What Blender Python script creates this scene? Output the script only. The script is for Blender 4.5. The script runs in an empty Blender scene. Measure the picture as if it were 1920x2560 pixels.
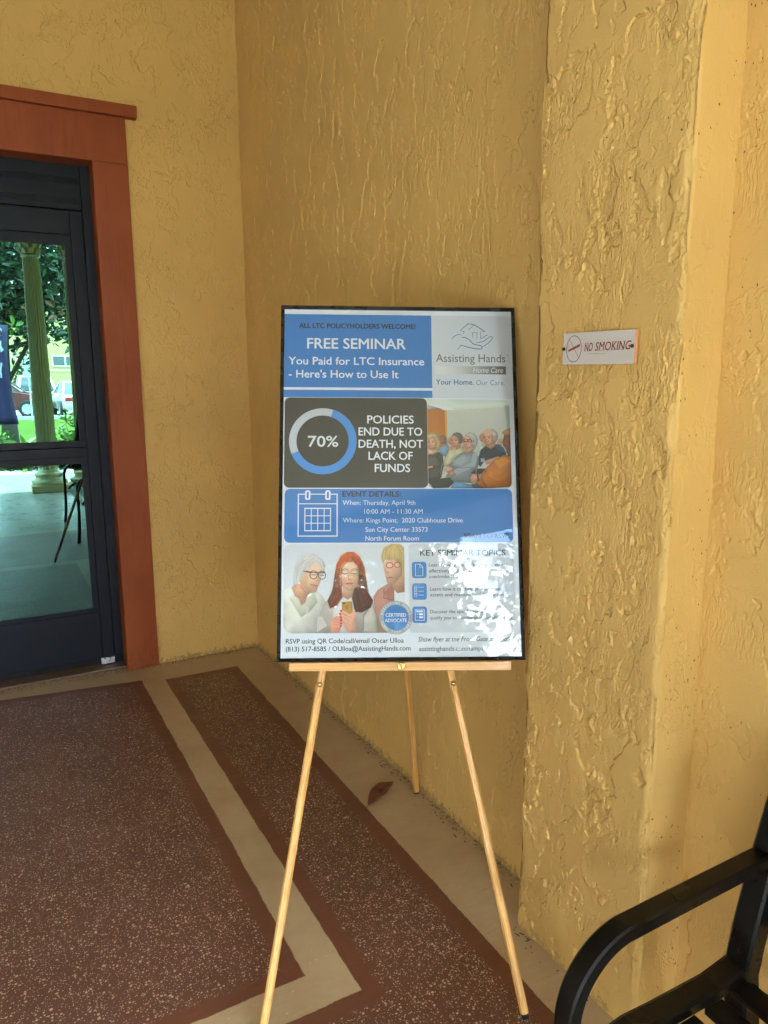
import bpy, bmesh, math, random
import numpy as np
from mathutils import Vector, Matrix
R = math.radians
rng = np.random.default_rng(7)
random.seed(7)
S = bpy.context.scene
COL = S.collection

# ------------------------------------------------------------------ camera
cam = bpy.data.cameras.new('camera'); cam_o = bpy.data.objects.new('camera', cam); COL.objects.link(cam_o)
cam.sensor_fit = 'VERTICAL'; cam.sensor_height = 36.0; cam.sensor_width = 27.0; cam.lens = 26.0
cam.clip_start = 0.02; cam.clip_end = 2000
_yaw, _pit, _rol = R(28.548), R(-10.416), R(-0.27)
_F = Vector((math.sin(_yaw)*math.cos(_pit), math.cos(_yaw)*math.cos(_pit), math.sin(_pit)))
_r = Vector((math.cos(_yaw), -math.sin(_yaw), 0)); _u = _r.cross(_F)
_r2 = _r*math.cos(_rol)+_u*math.sin(_rol); _u2 = -_r*math.sin(_rol)+_u*math.cos(_rol)
cam_o.matrix_world = Matrix(((_r2.x, _u2.x, -_F.x, -1.2753), (_r2.y, _u2.y, -_F.y, -3.8467), (_r2.z, _u2.z, -_F.z, 1.5), (0, 0, 0, 1)))
S.camera = cam_o

# ------------------------------------------------------------------ sky, sun, exposure
SUN_EL, SUN_AZ = R(57), R(256)          # high sun off the open side of the porch, never reaching the walls
w = bpy.data.worlds.new('World'); S.world = w; w.use_nodes = True
wt = w.node_tree; wt.nodes.clear()
wo = wt.nodes.new('ShaderNodeOutputWorld'); bg = wt.nodes.new('ShaderNodeBackground')
sky = wt.nodes.new('ShaderNodeTexSky'); sky.sky_type = 'NISHITA'; sky.sun_disc = False
sky.sun_elevation = SUN_EL; sky.sun_rotation = SUN_AZ; sky.dust_density = 1.5
tc = wt.nodes.new('ShaderNodeTexCoord'); mp = wt.nodes.new('ShaderNodeMapping'); mp.inputs['Scale'].default_value = (1, 1, 2.4)
cn = wt.nodes.new('ShaderNodeTexNoise'); cn.inputs['Scale'].default_value = 3.2; cn.inputs['Detail'].default_value = 7; cn.inputs['Roughness'].default_value = .58
cr = wt.nodes.new('ShaderNodeMapRange'); cr.interpolation_type = 'SMOOTHSTEP'
cr.inputs[1].default_value = .36; cr.inputs[2].default_value = .54
mx = wt.nodes.new('ShaderNodeMix'); mx.data_type = 'RGBA'; mx.inputs[7].default_value = (15.0, 17.2, 20.2, 1)
wt.links.new(tc.outputs['Generated'], mp.inputs[0]); wt.links.new(mp.outputs[0], cn.inputs['Vector'])
wt.links.new(cn.outputs[0], cr.inputs[0]); wt.links.new(cr.outputs[0], mx.inputs[0])
wt.links.new(sky.outputs[0], mx.inputs[6]); wt.links.new(mx.outputs[2], bg.inputs[0])
bg.inputs[1].default_value = 0.10
wt.links.new(bg.outputs[0], wo.inputs[0])
sun = bpy.data.lights.new('sun', 'SUN'); sun_o = bpy.data.objects.new('sun', sun); COL.objects.link(sun_o)
sun.energy = 3.2; sun.angle = R(.55); sun.color = (1, .975, .93)
sun_dir = Vector((math.sin(SUN_AZ)*math.cos(SUN_EL), math.cos(SUN_AZ)*math.cos(SUN_EL), math.sin(SUN_EL)))
sun_o.rotation_euler = sun_dir.to_track_quat('Z', 'Y').to_euler(); sun_o.location = (0, 0, 30)
vs = S.view_settings; vs.view_transform = 'Standard'; vs.look = 'None'; vs.gamma = 1.0; vs.exposure = 5.08
S.render.engine = 'CYCLES'
cy = S.cycles; cy.max_bounces = 10; cy.diffuse_bounces = 6; cy.glossy_bounces = 4; cy.transparent_max_bounces = 12
cy.sample_clamp_indirect = 8; cy.use_denoising = True; cy.caustics_reflective = False; cy.caustics_refractive = False

# ------------------------------------------------------------------ helpers
def lin(r, g, b):
    f = lambda c: (c/255/12.92) if c/255 <= .04045 else ((c/255+.055)/1.055)**2.4
    return (f(r), f(g), f(b))

class NT:
    """tiny node-graph writer"""
    def __init__(s, name):
        s.m = bpy.data.materials.new(name); s.m.use_nodes = True; s.t = s.m.node_tree; s.t.nodes.clear()
        s.out = s.t.nodes.new('ShaderNodeOutputMaterial')
        s._p = None
    def put(s, sock, v):
        if isinstance(v, bpy.types.NodeSocket): s.t.links.new(v, sock)
        elif v is not None:
            try: sock.default_value = v
            except Exception: sock.default_value = (*v, 1)
    def math(s, op, a, b=None, c=None):
        n = s.t.nodes.new('ShaderNodeMath'); n.operation = op
        s.put(n.inputs[0], a)
        if b is not None: s.put(n.inputs[1], b)
        if c is not None: s.put(n.inputs[2], c)
        return n.outputs[0]
    def add(s, a, b): return s.math('ADD', a, b)
    def sub(s, a, b): return s.math('SUBTRACT', a, b)
    def mul(s, a, b): return s.math('MULTIPLY', a, b)
    def mn(s, *a):
        o = a[0]
        for b in a[1:]: o = s.math('MINIMUM', o, b)
        return o
    def mxx(s, a, b): return s.math('MAXIMUM', a, b)
    def pos(s):
        if s._p is None: s._p = s.t.nodes.new('ShaderNodeTexCoord').outputs['Object']
        return s._p
    def sep(s, v=None):
        n = s.t.nodes.new('ShaderNodeSeparateXYZ'); s.put(n.inputs[0], v or s.pos()); return n.outputs
    def map(s, scale, v=None, loc=(0, 0, 0), rot=(0, 0, 0)):
        n = s.t.nodes.new('ShaderNodeMapping'); s.put(n.inputs[0], v or s.pos())
        n.inputs['Scale'].default_value = scale; n.inputs['Location'].default_value = loc; n.inputs['Rotation'].default_value = rot
        return n.outputs[0]
    def noise(s, v, scale=1., detail=3, rough=.5, dist=0., col=False):
        n = s.t.nodes.new('ShaderNodeTexNoise'); s.put(n.inputs['Vector'], v)
        n.inputs['Scale'].default_value = scale; n.inputs['Detail'].default_value = detail
        n.inputs['Roughness'].default_value = rough; n.inputs['Distortion'].default_value = dist
        return n.outputs[1 if col else 0]
    def vor(s, v, scale, feature='F1'):
        n = s.t.nodes.new('ShaderNodeTexVoronoi'); s.put(n.inputs['Vector'], v); n.inputs['Scale'].default_value = scale; n.feature = feature
        return n.outputs
    def ss(s, x, a, b, lo=0., hi=1.):
        n = s.t.nodes.new('ShaderNodeMapRange'); n.interpolation_type = 'SMOOTHSTEP'
        s.put(n.inputs[0], x); n.inputs[1].default_value = a; n.inputs[2].default_value = b; n.inputs[3].default_value = lo; n.inputs[4].default_value = hi
        return n.outputs[0]
    def mix(s, f, a, b):
        n = s.t.nodes.new('ShaderNodeMix'); n.data_type = 'RGBA'; s.put(n.inputs[0], f); s.put(n.inputs[6], a); s.put(n.inputs[7], b); return n.outputs[2]
    def vadd(s, a, b, k=1.):
        n = s.t.nodes.new('ShaderNodeVectorMath'); n.operation = 'MULTIPLY_ADD'
        s.put(n.inputs[0], b); n.inputs[1].default_value = (k, k, k); s.put(n.inputs[2], a); return n.outputs[0]
    def bsdf(s, col, rough=.5, spec=.5, metal=0., coat=0., bump=None, strength=1., dist=1., coat_rough=.1):
        n = s.t.nodes.new('ShaderNodeBsdfPrincipled')
        s.put(n.inputs['Base Color'], col); s.put(n.inputs['Roughness'], rough); s.put(n.inputs['Specular IOR Level'], spec)
        s.put(n.inputs['Metallic'], metal); s.put(n.inputs['Coat Weight'], coat); n.inputs['Coat Roughness'].default_value = coat_rough
        if bump is not None:
            b = s.t.nodes.new('ShaderNodeBump'); s.put(b.inputs['Height'], bump); b.inputs['Strength'].default_value = strength; b.inputs['Distance'].default_value = dist
            s.t.links.new(b.outputs[0], n.inputs['Normal'])
        s.bs = n
        s.t.links.new(n.outputs[0], s.out.inputs[0]); return s.m
    def disp(s, h):
        d = s.t.nodes.new('ShaderNodeDisplacement'); s.put(d.inputs['Height'], h); d.inputs['Midlevel'].default_value = 0; d.inputs['Scale'].default_value = 1
        s.t.links.new(d.outputs[0], s.out.inputs['Displacement']); s.m.displacement_method = 'BOTH'

def plain(name, col, rough=.5, spec=.5, metal=0., vary=.12, scale=30., bump=0., coat=0.):
    g = NT(name); nz = g.noise(g.pos(), scale, 4, .6)
    dark = tuple(c*(1-vary) for c in col); lite = tuple(min(1, c*(1+vary)) for c in col)
    c = g.mix(nz, (*dark, 1), (*lite, 1))
    rr = g.ss(nz, .3, .7, max(.02, rough-.08), min(1, rough+.08))
    return g.bsdf(c, rr, spec, metal, coat, bump=g.noise(g.pos(), scale*4, 3) if bump else None, strength=.6, dist=bump or 1)

class MB:
    """collects verts / faces; build() links them as one mesh object"""
    def __init__(s): s.v = []; s.f = []; s.mi = []
    def raw(s, vs_, fs_, mi=0):
        o = len(s.v); s.v += [tuple(map(float, p)) for p in vs_]; s.f += [tuple(i+o for i in q) for q in fs_]; s.mi += [mi]*len(fs_); return s
    def box(s, a, b, mi=0):
        x0, y0, z0 = a; x1, y1, z1 = b
        return s.raw([(x0,y0,z0),(x1,y0,z0),(x1,y1,z0),(x0,y1,z0),(x0,y0,z1),(x1,y0,z1),(x1,y1,z1),(x0,y1,z1)],
                     [(0,3,2,1),(4,5,6,7),(0,1,5,4),(1,2,6,5),(2,3,7,6),(3,0,4,7)], mi)
    def tube(s, pts, rad, n=10, up=None, sec=None, cap=True, mi=0):
        """sweep a section (circle of radius rad, or list of 2-D points) along pts"""
        P = [Vector(p) for p in pts]; rings = []
        rads = rad if isinstance(rad, (list, tuple)) else [rad]*len(P)
        prev = Vector(up) if up else None
        for i, p in enumerate(P):
            t = (P[min(i+1, len(P)-1)]-P[max(i-1, 0)]).normalized()
            if prev is None: prev = Vector((0, 0, 1)) if abs(t.z) < .9 else Vector((1, 0, 0))
            a = (prev-t*prev.dot(t)).normalized(); b = t.cross(a)
            if not up: prev = a
            if sec: ring = [p+a*q[0]*rads[i]+b*q[1]*rads[i] for q in sec]
            else: ring = [p+(a*math.cos(k*2*math.pi/n)+b*math.sin(k*2*math.pi/n))*rads[i] for k in range(n)]
            rings.append(ring)
        m = len(rings[0]); V = [q for rg in rings for q in rg]; Fc = []
        for i in range(len(rings)-1):
            for k in range(m): Fc.append((i*m+k, i*m+(k+1) % m, (i+1)*m+(k+1) % m, (i+1)*m+k))
        if cap: Fc.append(tuple(range(m))[::-1]); Fc.append(tuple((len(rings)-1)*m+k for k in range(m)))
        return s.raw(V, Fc, mi)
    def lathe(s, prof, c=(0, 0, 0), n=24, mi=0, flute=None):
        V = []; Fc = []
        for (r_, z) in prof:
            for k in range(n):
                a = 2*math.pi*k/n; rr = r_*(flute(k) if flute else 1)
                V.append((c[0]+rr*math.cos(a), c[1]+rr*math.sin(a), c[2]+z))
        for i in range(len(prof)-1):
            for k in range(n): Fc.append((i*n+k, i*n+(k+1) % n, (i+1)*n+(k+1) % n, (i+1)*n+k))
        Fc.append(tuple(range(n))[::-1]); Fc.append(tuple((len(prof)-1)*n+k for k in range(n)))
        return s.raw(V, Fc, mi)
    def build(s, name, mats, parent=None, origin=None, smooth=False, bevel=0., seg=2, auto=None):
        me = bpy.data.meshes.new(name)
        o0 = np.array(origin if origin is not None else (ORG.get(parent.name, (0, 0, 0)) if parent else (0, 0, 0)), float)
        vv = np.array(s.v, float)-o0
        me.from_pydata(vv.tolist(), [], s.f)
        for m in (mats if isinstance(mats, (list, tuple)) else [mats]): me.materials.append(m)
        if any(s.mi): me.polygons.foreach_set('material_index', s.mi)
        if smooth: me.polygons.foreach_set('use_smooth', [True]*len(me.polygons))
        me.update()
        o = bpy.data.objects.new(name, me); COL.objects.link(o)
        if parent:
            o.parent = parent
            if origin is None: ORG[o.name] = ORG.get(parent.name, (0, 0, 0))
        else: o.location = o0
        if bevel:
            b = o.modifiers.new('bevel', 'BEVEL'); b.width = bevel; b.segments = seg; b.limit_method = 'ANGLE'; b.angle_limit = R(40)
            me.polygons.foreach_set('use_smooth', [True]*len(me.polygons))
            nn = o.modifiers.new('wn', 'WEIGHTED_NORMAL'); nn.keep_sharp = False
        return o
ORG = {}
def tag(o, label=None, cat=None, group=None, kind=None):
    if label and not kind: kind = 'thing'
    for k, v in (('label', label), ('category', cat), ('group', group), ('kind', kind)):
        if v: o[k] = v
    return o
def empty(name, loc, label, cat, group=None, mat=None):
    o = bpy.data.objects.new(name, None); COL.objects.link(o); o.empty_display_size = .1
    o.location = loc
    if mat is not None: o.matrix_world = mat
    ORG[o.name] = tuple(loc)
    return tag(o, label, cat, group, 'thing')
def copy_tree(o, parent=None):
    c = o.copy(); COL.objects.link(c)
    if parent: c.parent = parent
    for ch in list(o.children): copy_tree(ch, c)
    return c

def grid_mesh(name, P, mats, parent=None, keep=None):
    """P: (ny, nx, 3) points -> smooth grid mesh"""
    ny, nx = P.shape[:2]; idx = np.arange(ny*nx).reshape(ny, nx)
    q = np.stack([idx[:-1, :-1], idx[:-1, 1:], idx[1:, 1:], idx[1:, :-1]], -1)
    if keep is not None: q = q[keep]
    q = q.reshape(-1, 4)
    me = bpy.data.meshes.new(name); me.vertices.add(ny*nx); me.loops.add(q.size); me.polygons.add(len(q))
    o0 = np.array(ORG.get(parent.name, (0, 0, 0)) if parent else (0, 0, 0))
    me.vertices.foreach_set('co', (P.reshape(-1, 3)-o0).astype(np.float32).ravel())
    me.loops.foreach_set('vertex_index', q.astype(np.int32).ravel())
    me.polygons.foreach_set('loop_start', (np.arange(len(q))*4).astype(np.int32)); me.polygons.foreach_set('loop_total', np.full(len(q), 4, np.int32))
    me.polygons.foreach_set('use_smooth', np.ones(len(q), bool))
    for m in (mats if isinstance(mats, (list, tuple)) else [mats]): me.materials.append(m)
    me.update(calc_edges=True); me.validate()
    o = bpy.data.objects.new(name, me); COL.objects.link(o)
    if parent: o.parent = parent
    return o

def wob(t, amp, seed, f0=3., oct=5):
    r = np.random.default_rng(seed); o = np.zeros_like(t)
    for k in range(oct):
        for _ in range(3): o += amp/(1.7**k)*np.sin(t*f0*(2.1**k)*(.7+.6*r.random())*2*np.pi+r.random()*6.28)
    return o*.35

# ------------------------------------------------------------------ materials: stucco
def stucco(name, base, plate=.003, plate_sc=(9, 9, 5.5), plate_t=.52, stroke=.0009, stroke_fx=150, lump=.0016, crease=.0, crease_sc=6., fine=.00040, und=.003,
           speck=0., dirt_base=0., mask_t=.45, strokez=.13, gain=1.35, rim=.001):
    g = NT(name); p = g.pos()
    wv = g.noise(p, 9, 3, .55, col=True)
    pd = g.vadd(p, wv, .035)
    gauss = lambda x, t, wd: g.math('EXPONENT', g.mul(g.math('POWER', g.math('DIVIDE', g.sub(x, t), wd), 2.), -1.))
    n1 = g.noise(g.map(plate_sc, pd), 1., 4, .52)
    h = g.mul(g.ss(n1, plate_t, plate_t+.05), plate)
    msk = g.ss(g.noise(p, 4.5, 3, .6), mask_t-.05, mask_t+.10)
    rm = g.ss(g.noise(g.map((5, 5, 5), p, loc=(3, 9, 2)), 1., 3, .6), .42, .60)
    h = g.add(h, g.mul(g.mul(gauss(n1, plate_t+.04, .026), rm), rim))
    n1b = g.noise(g.map((plate_sc[0]*2.3, plate_sc[1]*2.3, plate_sc[2]*1.7), pd, loc=(4.3, 1.7, 9.1)), 1., 3, .5)
    h = g.add(h, g.mul(g.mul(g.ss(n1b, .54, .61), msk), plate*.6)); h = g.add(h, g.mul(g.mul(gauss(n1b, .60, .03), msk), rim*.5))
    st = g.noise(g.map((stroke_fx, stroke_fx, stroke_fx*strokez), pd), 1., 2, .45)
    h = g.add(h, g.mul(g.mul(g.ss(st, .40, .66), msk), stroke))
    lm = g.noise(g.map((60, 60, 42), pd), 1., 2, .45)
    mskl = g.ss(g.noise(g.map((3, 3, 3), p, loc=(7, 3, 1)), 1.6, 4, .65), .47, .62)
    h = g.add(h, g.mul(g.mul(g.ss(lm, .50, .70), mskl), lump))
    if crease:
        cn_ = g.noise(g.map((crease_sc, crease_sc, crease_sc*.8), pd, loc=(2, 8, 5)), 1., 5, .6)
        cl = g.ss(g.math('ABSOLUTE', g.sub(cn_, .5)), .0, .020, 1., 0.)
        mc = g.ss(g.noise(g.map((5, 5, 5), p, loc=(1, 4, 6)), 1., 3, .6), .47, .6)
        h = g.sub(h, g.mul(g.mul(cl, mc), crease))
        cn2 = g.noise(g.map((crease_sc*2.8, crease_sc*2.8, crease_sc*2.4), pd, loc=(12, 1, 3)), 1., 4, .6)
        cl2 = g.ss(g.math('ABSOLUTE', g.sub(cn2, .47)), .0, .03, 1., 0.)
        h = g.sub(h, g.mul(g.mul(cl2, mskl), crease*.8))
    h = g.add(h, g.mul(g.sub(g.noise(p, 2.6, 2, .5), .5), und))
    h = g.add(h, g.mul(g.noise(p, 240, 3, .6), fine))
    tone = g.noise(p, 1.7, 4, .6)
    c = g.mix(g.ss(tone, .3, .7), tuple(x*.93 for x in base)+(1,), tuple(min(1, x*1.05) for x in base)+(1,))
    if speck:
        vo = g.vor(p, 62); sepc = g.t.nodes.new('ShaderNodeSeparateColor'); g.put(sepc.inputs[0], vo['Color'])
        lowf = g.noise(g.map((6, 6, 4), p), 1., 4, .7)
        k = g.mul(g.ss(vo['Distance'], .10, .20, 1., 0.), g.math('GREATER_THAN', sepc.outputs[0], g.ss(lowf, .48, .68, 1.0, 1.-speck)))
        vo2 = g.vor(g.map((1, 1, .55), pd), 150); sep2 = g.t.nodes.new('ShaderNodeSeparateColor'); g.put(sep2.inputs[0], vo2['Color'])
        k2 = g.mul(g.ss(vo2['Distance'], .12, .3, 1., 0.), g.math('GREATER_THAN', sep2.outputs[0], g.ss(lowf, .45, .7, 1.0, 1.-speck*.7)))
        c = g.mix(g.mxx(k, k2), c, (.05, .035, .018, 1))
    if dirt_base:
        z = g.sep()[2]; nz = g.noise(g.map((55, 55, 40), p), 1., 5, .8)
        d = g.sub(g.ss(z, 0., .07, .58, .28), nz)
        c = g.mix(g.mul(g.ss(d, -.02, .10), dirt_base), c, (.10, .075, .035, 1))
    g.bsdf(c, .64, .26)
    g.disp(g.mul(h, gain))
    return g.m

OCHRE = (.65, .410, .138)
M_back = stucco('stucco_back', OCHRE, plate=.0016, plate_sc=(12, 12, 6), plate_t=.53, stroke=.0009, stroke_fx=150, strokez=.24, lump=.0011, crease=.0007, crease_sc=5, mask_t=.49, dirt_base=.5, gain=1.5, rim=.0014, speck=.03)
M_door = stucco('stucco_door', OCHRE, plate=.0013, plate_sc=(9, 9, 7), plate_t=.54, stroke=.0004, stroke_fx=90, strokez=.4, lump=.0018, crease=.0018, crease_sc=5, mask_t=.51, dirt_base=.55, rim=.0012, speck=.06)
M_pil = stucco('stucco_pilaster', OCHRE, plate=.0026, plate_sc=(10, 10, 7.5), plate_t=.50, stroke=.0010, stroke_fx=270, strokez=.22, lump=.0012, crease=.0004, crease_sc=7, mask_t=.485, dirt_base=.4, gain=1.6, rim=.0013, speck=.03)
M_ret = stucco('stucco_trowelled', OCHRE, plate=.0003, stroke=.0002, stroke_fx=60, lump=.0004, crease=.0009, crease_sc=4, und=.003, speck=.42, mask_t=.6, rim=.0002)
M_bench = stucco('stucco_bench', OCHRE, plate=.0014, plate_sc=(9, 9, 6), plate_t=.53, stroke=.0007, stroke_fx=200, strokez=.2, lump=.0011, crease=.0008, crease_sc=5, speck=.18, mask_t=.50, dirt_base=.3, rim=.0010)

# ------------------------------------------------------------------ materials: floor
def floor_mat():
    g = NT('painted_concrete'); p = g.pos()
    pw = g.vadd(p, g.noise(p, 9, 5, .7, col=True), .016)
    x, y, _ = g.sep(g.vadd(pw, (-.008, -.008, 0)))
    e1 = g.sub(g.sub(-.181, g.mul(g.add(x, .676), .135)), y)
    d1 = g.mn(g.sub(-.674, x), e1, g.add(y, 2.311), g.add(x, 3.4))
    dout = g.mn(g.sub(-.197, x), g.sub(g.sub(-.232, g.mul(g.add(x, .38), .02)), y), g.add(y, 3.75), g.add(x, 3.4))
    hole = g.mxx(g.add(x, .568), g.sub(-2.419, y))
    d2 = g.mn(dout, hole)
    d = g.mxx(d1, d2)
    paint = g.ss(d, -.0012, .0012)
    inner = g.ss(g.add(d, g.mul(g.noise(p, 40, 2, .6), .03)), .056, .074)
    # splatter of pale droplets, two sizes
    def dots(scale, thr_lo, thr_hi, r0, r1, seed):
        v = g.vor(g.map((1, 1, 1), p, loc=(seed, seed*.7, 0)), scale)
        sc = g.t.nodes.new('ShaderNodeSeparateColor'); g.put(sc.inputs[0], v['Color'])
        den = g.noise(g.map((1, 1, 1), p, loc=(seed*2, 0, 0)), 3.2, 4, .65)
        keep = g.math('GREATER_THAN', sc.outputs[0], g.ss(den, .35, .65, thr_hi, thr_lo))
        rad = g.add(g.mul(g.math('POWER', sc.outputs[1], 2.0), r1-r0), r0)
        return g.mul(keep, g.ss(g.sub(v['Distance'], rad), -.05, .05, 1., 0.))
    a = dots(112, .30, .62, .14, .40, 1.3); b = dots(220, .25, .50, .18, .44, 4.1); c_ = dots(60, .78, .93, .12, .30, 9.7)
    dd = g.mxx(g.mxx(a, b), c_)
    sp_tan = g.mul(dots(110, .90, 1.0, .12, .34, 6.6), g.ss(y, -2.9, -.9, 1., .0))
    tone = g.noise(p, 2.3, 5, .65)
    brown = g.mix(g.ss(tone, .3, .7), (.135, .048, .026, 1), (.168, .061, .033, 1))
    inn = g.mix(g.ss(tone, .35, .7), (.120, .049, .028, 1), (.150, .063, .037, 1))
    drop = g.mix(g.noise(p, 25, 2), (.50, .35, .26, 1), (.66, .49, .38, 1))
    tan = g.mix(g.ss(tone, .3, .72), (.400, .278, .150, 1), (.510, .368, .212, 1))
    tan = g.mix(g.mul(g.ss(g.noise(p, 55, 4, .75), .60, .75), .35), tan, (.15, .09, .04, 1))
    tan = g.mix(sp_tan, tan, (.60, .45, .27, 1))
    # grime where the slab meets the walls
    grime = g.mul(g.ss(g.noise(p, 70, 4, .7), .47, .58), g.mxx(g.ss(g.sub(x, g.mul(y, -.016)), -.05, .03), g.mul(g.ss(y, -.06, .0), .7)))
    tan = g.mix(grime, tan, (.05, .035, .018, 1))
    # beyond the painted border the slab is plain pale concrete
    conc = g.mix(g.ss(tone, .3, .7), (.19, .18, .16, 1), (.26, .245, .22, 1))
    tan = g.mix(g.ss(y, -3.9, -3.85), conc, tan)
    pc = g.mix(inner, brown, g.mix(dd, inn, drop))
    col = g.mix(paint, tan, pc)
    # trowel sweeps + droplets raised
    sw = g.noise(g.map((8, 62, 1), g.vadd(p, g.noise(p, 1.6, 2, .5, col=True), .30), rot=(0, 0, .25)), 1., 3, .6)
    swm = g.ss(g.noise(p, 1.3, 3, .5), .38, .6, .25, 1.)
    h = g.add(g.mul(g.mul(sw, swm), .0042), g.mul(g.noise(p, 240, 2), .0003))
    h = g.add(h, g.mul(g.mul(dd, inner), .0004)); h = g.add(h, g.mul(g.noise(p, 3.5, 2), .004))
    rough = g.sub(g.ss(g.noise(p, 5, 4, .6), .3, .7, .38, .52), g.ss(y, -3.0, -4.2, 0., .14))
    return g.bsdf(col, rough, .5, bump=h, strength=.8, dist=1.)
M_floor = floor_mat()
M_ceil = plain('ceiling_paint', (.40, .385, .35), .7, vary=.04, scale=3)

# ------------------------------------------------------------------ the porch
CEIL = 3.47
fl = MB(); fl.box((-6.2, -7.75, -.16), (.6, .45, 0)); tag(fl.build('porch_floor', M_floor), kind='structure')
ce = MB(); ce.box((-6.5, -7.30, CEIL), (6, .6, CEIL+.25)); tag(ce.build('porch_ceiling', M_ceil), kind='structure')

def wall_x(y):   # the long wall is not quite square to the door wall
    return -.016*y

# back wall (long wall from the corner to the pilaster)
bw = empty('stucco_wall', (0, -1.2, 0), 'long ochre stucco wall with vertical trowel streaks between door wall and pilaster', 'wall')
yy = np.arange(.02, -2.62, -.0055); zz = np.arange(-.01, CEIL+.03, .0065)
Y, Z = np.meshgrid(yy, zz); P = np.stack([wall_x(Y), Y, Z], -1)
grid_mesh('plaster_face', P[:, ::-1][:, :, :], M_back, bw)
b = MB(); b.box((.07, -2.62, 0), (.32, .3, CEIL+.1)); b.build('masonry_core', M_bench, bw)
# bench wall
bn = empty('stucco_wall', (0, -3.8, 0), 'ochre stucco wall strip with dark specks behind the black bench', 'wall')
yy = np.arange(-2.80, -4.62, -.005); zz = np.arange(-.01, CEIL+.03, .0065)
Y, Z = np.meshgrid(yy, zz); P = np.stack([np.full_like(Y, .041), Y, Z], -1)
grid_mesh('plaster_face', P[:, ::-1], M_bench, bn)
b = MB(); b.box((.07, -4.62, 0), (.32, -2.622, CEIL+.1)); b.build('masonry_core', M_bench, bn)
b = MB(); b.box((.32, -4.62, 0), (5.5, -4.4, CEIL+.1)); b.build('return_wall', M_bench, bn)
# pilaster
pi_ = empty('stucco_pilaster', (-.02, -2.63, 0), 'coarse textured ochre pilaster carrying the no smoking plaque', 'pilaster')
zz = np.arange(-.01, CEIL+.03, .0042); tt = np.linspace(0, 1, 106)
yl = -2.421+wob(zz, .006, 3, 1.2); yr = -2.845+wob(zz, .005, 5, 1.5)
P = np.zeros((len(zz), len(tt), 3)); P[..., 2] = zz[:, None]
P[..., 1] = yl[:, None]*(1-tt)+yr[:, None]*tt
edge = np.minimum(tt, 1-tt)*.424; rnd = np.clip(1-edge/.014, 0, 1)**2*.010
P[..., 0] = -.087+rnd[None, :]
grid_mesh('front_face', P[:, ::-1], M_pil, pi_)
xx = np.linspace(-.079, .05, 28)
X, Z = np.meshgrid(xx, zz); P = np.stack([X, np.full_like(X, -2.843)+(X-.0)*.02, Z], -1)
P[:, 0, 1] = yr+.001
grid_mesh('end_face', P, M_ret, pi_)
P = np.stack([X, np.full_like(X, -2.422), Z], -1); P[:, 0, 1] = yl-.001
grid_mesh('far_end_face', P[:, ::-1], M_ret, pi_)
# door wall with its opening
OX0, OX1, OZ = -1.78, -.700, 2.49
dw = empty('stucco_wall', (-2, 0, 0), 'pale lit ochre stucco wall around the dark glass door', 'wall')
xx = np.arange(-2.3, .05, .0062); zz = np.arange(-.01, CEIL+.03, .0068)
X, Z = np.meshgrid(xx, zz); P = np.stack([X, np.zeros_like(X), Z], -1)
cx = (X[:-1, :-1]+X[1:, 1:])/2; cz = (Z[:-1, :-1]+Z[1:, 1:])/2
keep = ~((cx > OX0) & (cx < OX1) & (cz < OZ))
grid_mesh('plaster_face', P, M_door, dw, keep)
b = MB(); b.box((-3.6, .03, 0), (OX0, .3, CEIL+.1)); b.box((OX1, .03, 0), (.07, .3, CEIL+.1)); b.box((OX0, .03, OZ), (OX1, .3, CEIL+.1)); b.box((-3.6, -.001, 0), (-2.3, .03, CEIL+.1))
b.build('masonry_core', M_bench, dw)
# added wall outside the frame, blocks side light; pale for less warm bounce
b = MB(); b.box((-3.75, -7.0, 0), (-3.6, .3, CEIL+.1)); tag(b.build('stucco_wall', plain('pale_blocker_paint', (.50, .48, .43), .7, vary=.05, scale=3, bump=.002)), 'unseen pale wall added to cut side light on the porch walls', 'wall')
# beam over the columns
M_cream = plain('column_paint', (.42, .40, .22), .5, vary=.06, scale=4, bump=.0008)
b = MB(); b.box((-6.5, -7.20, 3.30), (6, -6.45, CEIL)); b.box((-6.5, -7.32, 3.36), (6, -7.20, CEIL+.2))
tag(b.build('porch_beam', plain('beam_paint', (.16, .14, .10), .6, vary=.06, scale=4), bevel=.01), 'long tan beam carried by the fluted columns', 'beam')

# ------------------------------------------------------------------ glass door with its red casing
M_red = None
def red_mat():
    g = NT('red_trim_paint'); p = g.pos()
    gr = g.noise(g.map((60, 60, 4), p), 1., 4, .6); gr2 = g.noise(g.map((6, 6, 3), p), 1., 4, .6)
    c = g.mix(g.ss(gr2, .3, .7), (.250, .056, .018, 1), (.300, .072, .024, 1))
    vo = g.vor(p, 14); sc = g.t.nodes.new('ShaderNodeSeparateColor'); g.put(sc.inputs[0], vo['Color'])
    c = g.mix(g.mul(g.math('GREATER_THAN', sc.outputs[0], .95), g.ss(vo['Distance'], .02, .045, 1, 0)), c, (.6, .45, .35, 1))
    c = g.mix(g.mul(g.ss(gr, .52, .72), .35), c, (.16, .034, .012, 1))
    gm_ = g.mul(g.ss(g.noise(p, 60, 5, .8), .50, .62), g.ss(g.sep()[2], .0, .14, .8, 0.)); c = g.mix(gm_, c, (.07, .035, .02, 1))
    h = g.add(g.mul(gr, .0009), g.mul(g.noise(p, 8, 3), .003))
    return g.bsdf(c, .48, .22, bump=h, strength=.9, dist=1.)
M_red = red_mat()
M_black = plain('black_anodised', (.004, .006, .0145), .50, .22, vary=.2, scale=14)
M_alu = plain('silver_metal', (.62, .63, .66), .3, .5, metal=1., vary=.06)
M_gap = plain('rubber_gap', (.006, .006, .007), .7, .3)
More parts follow.
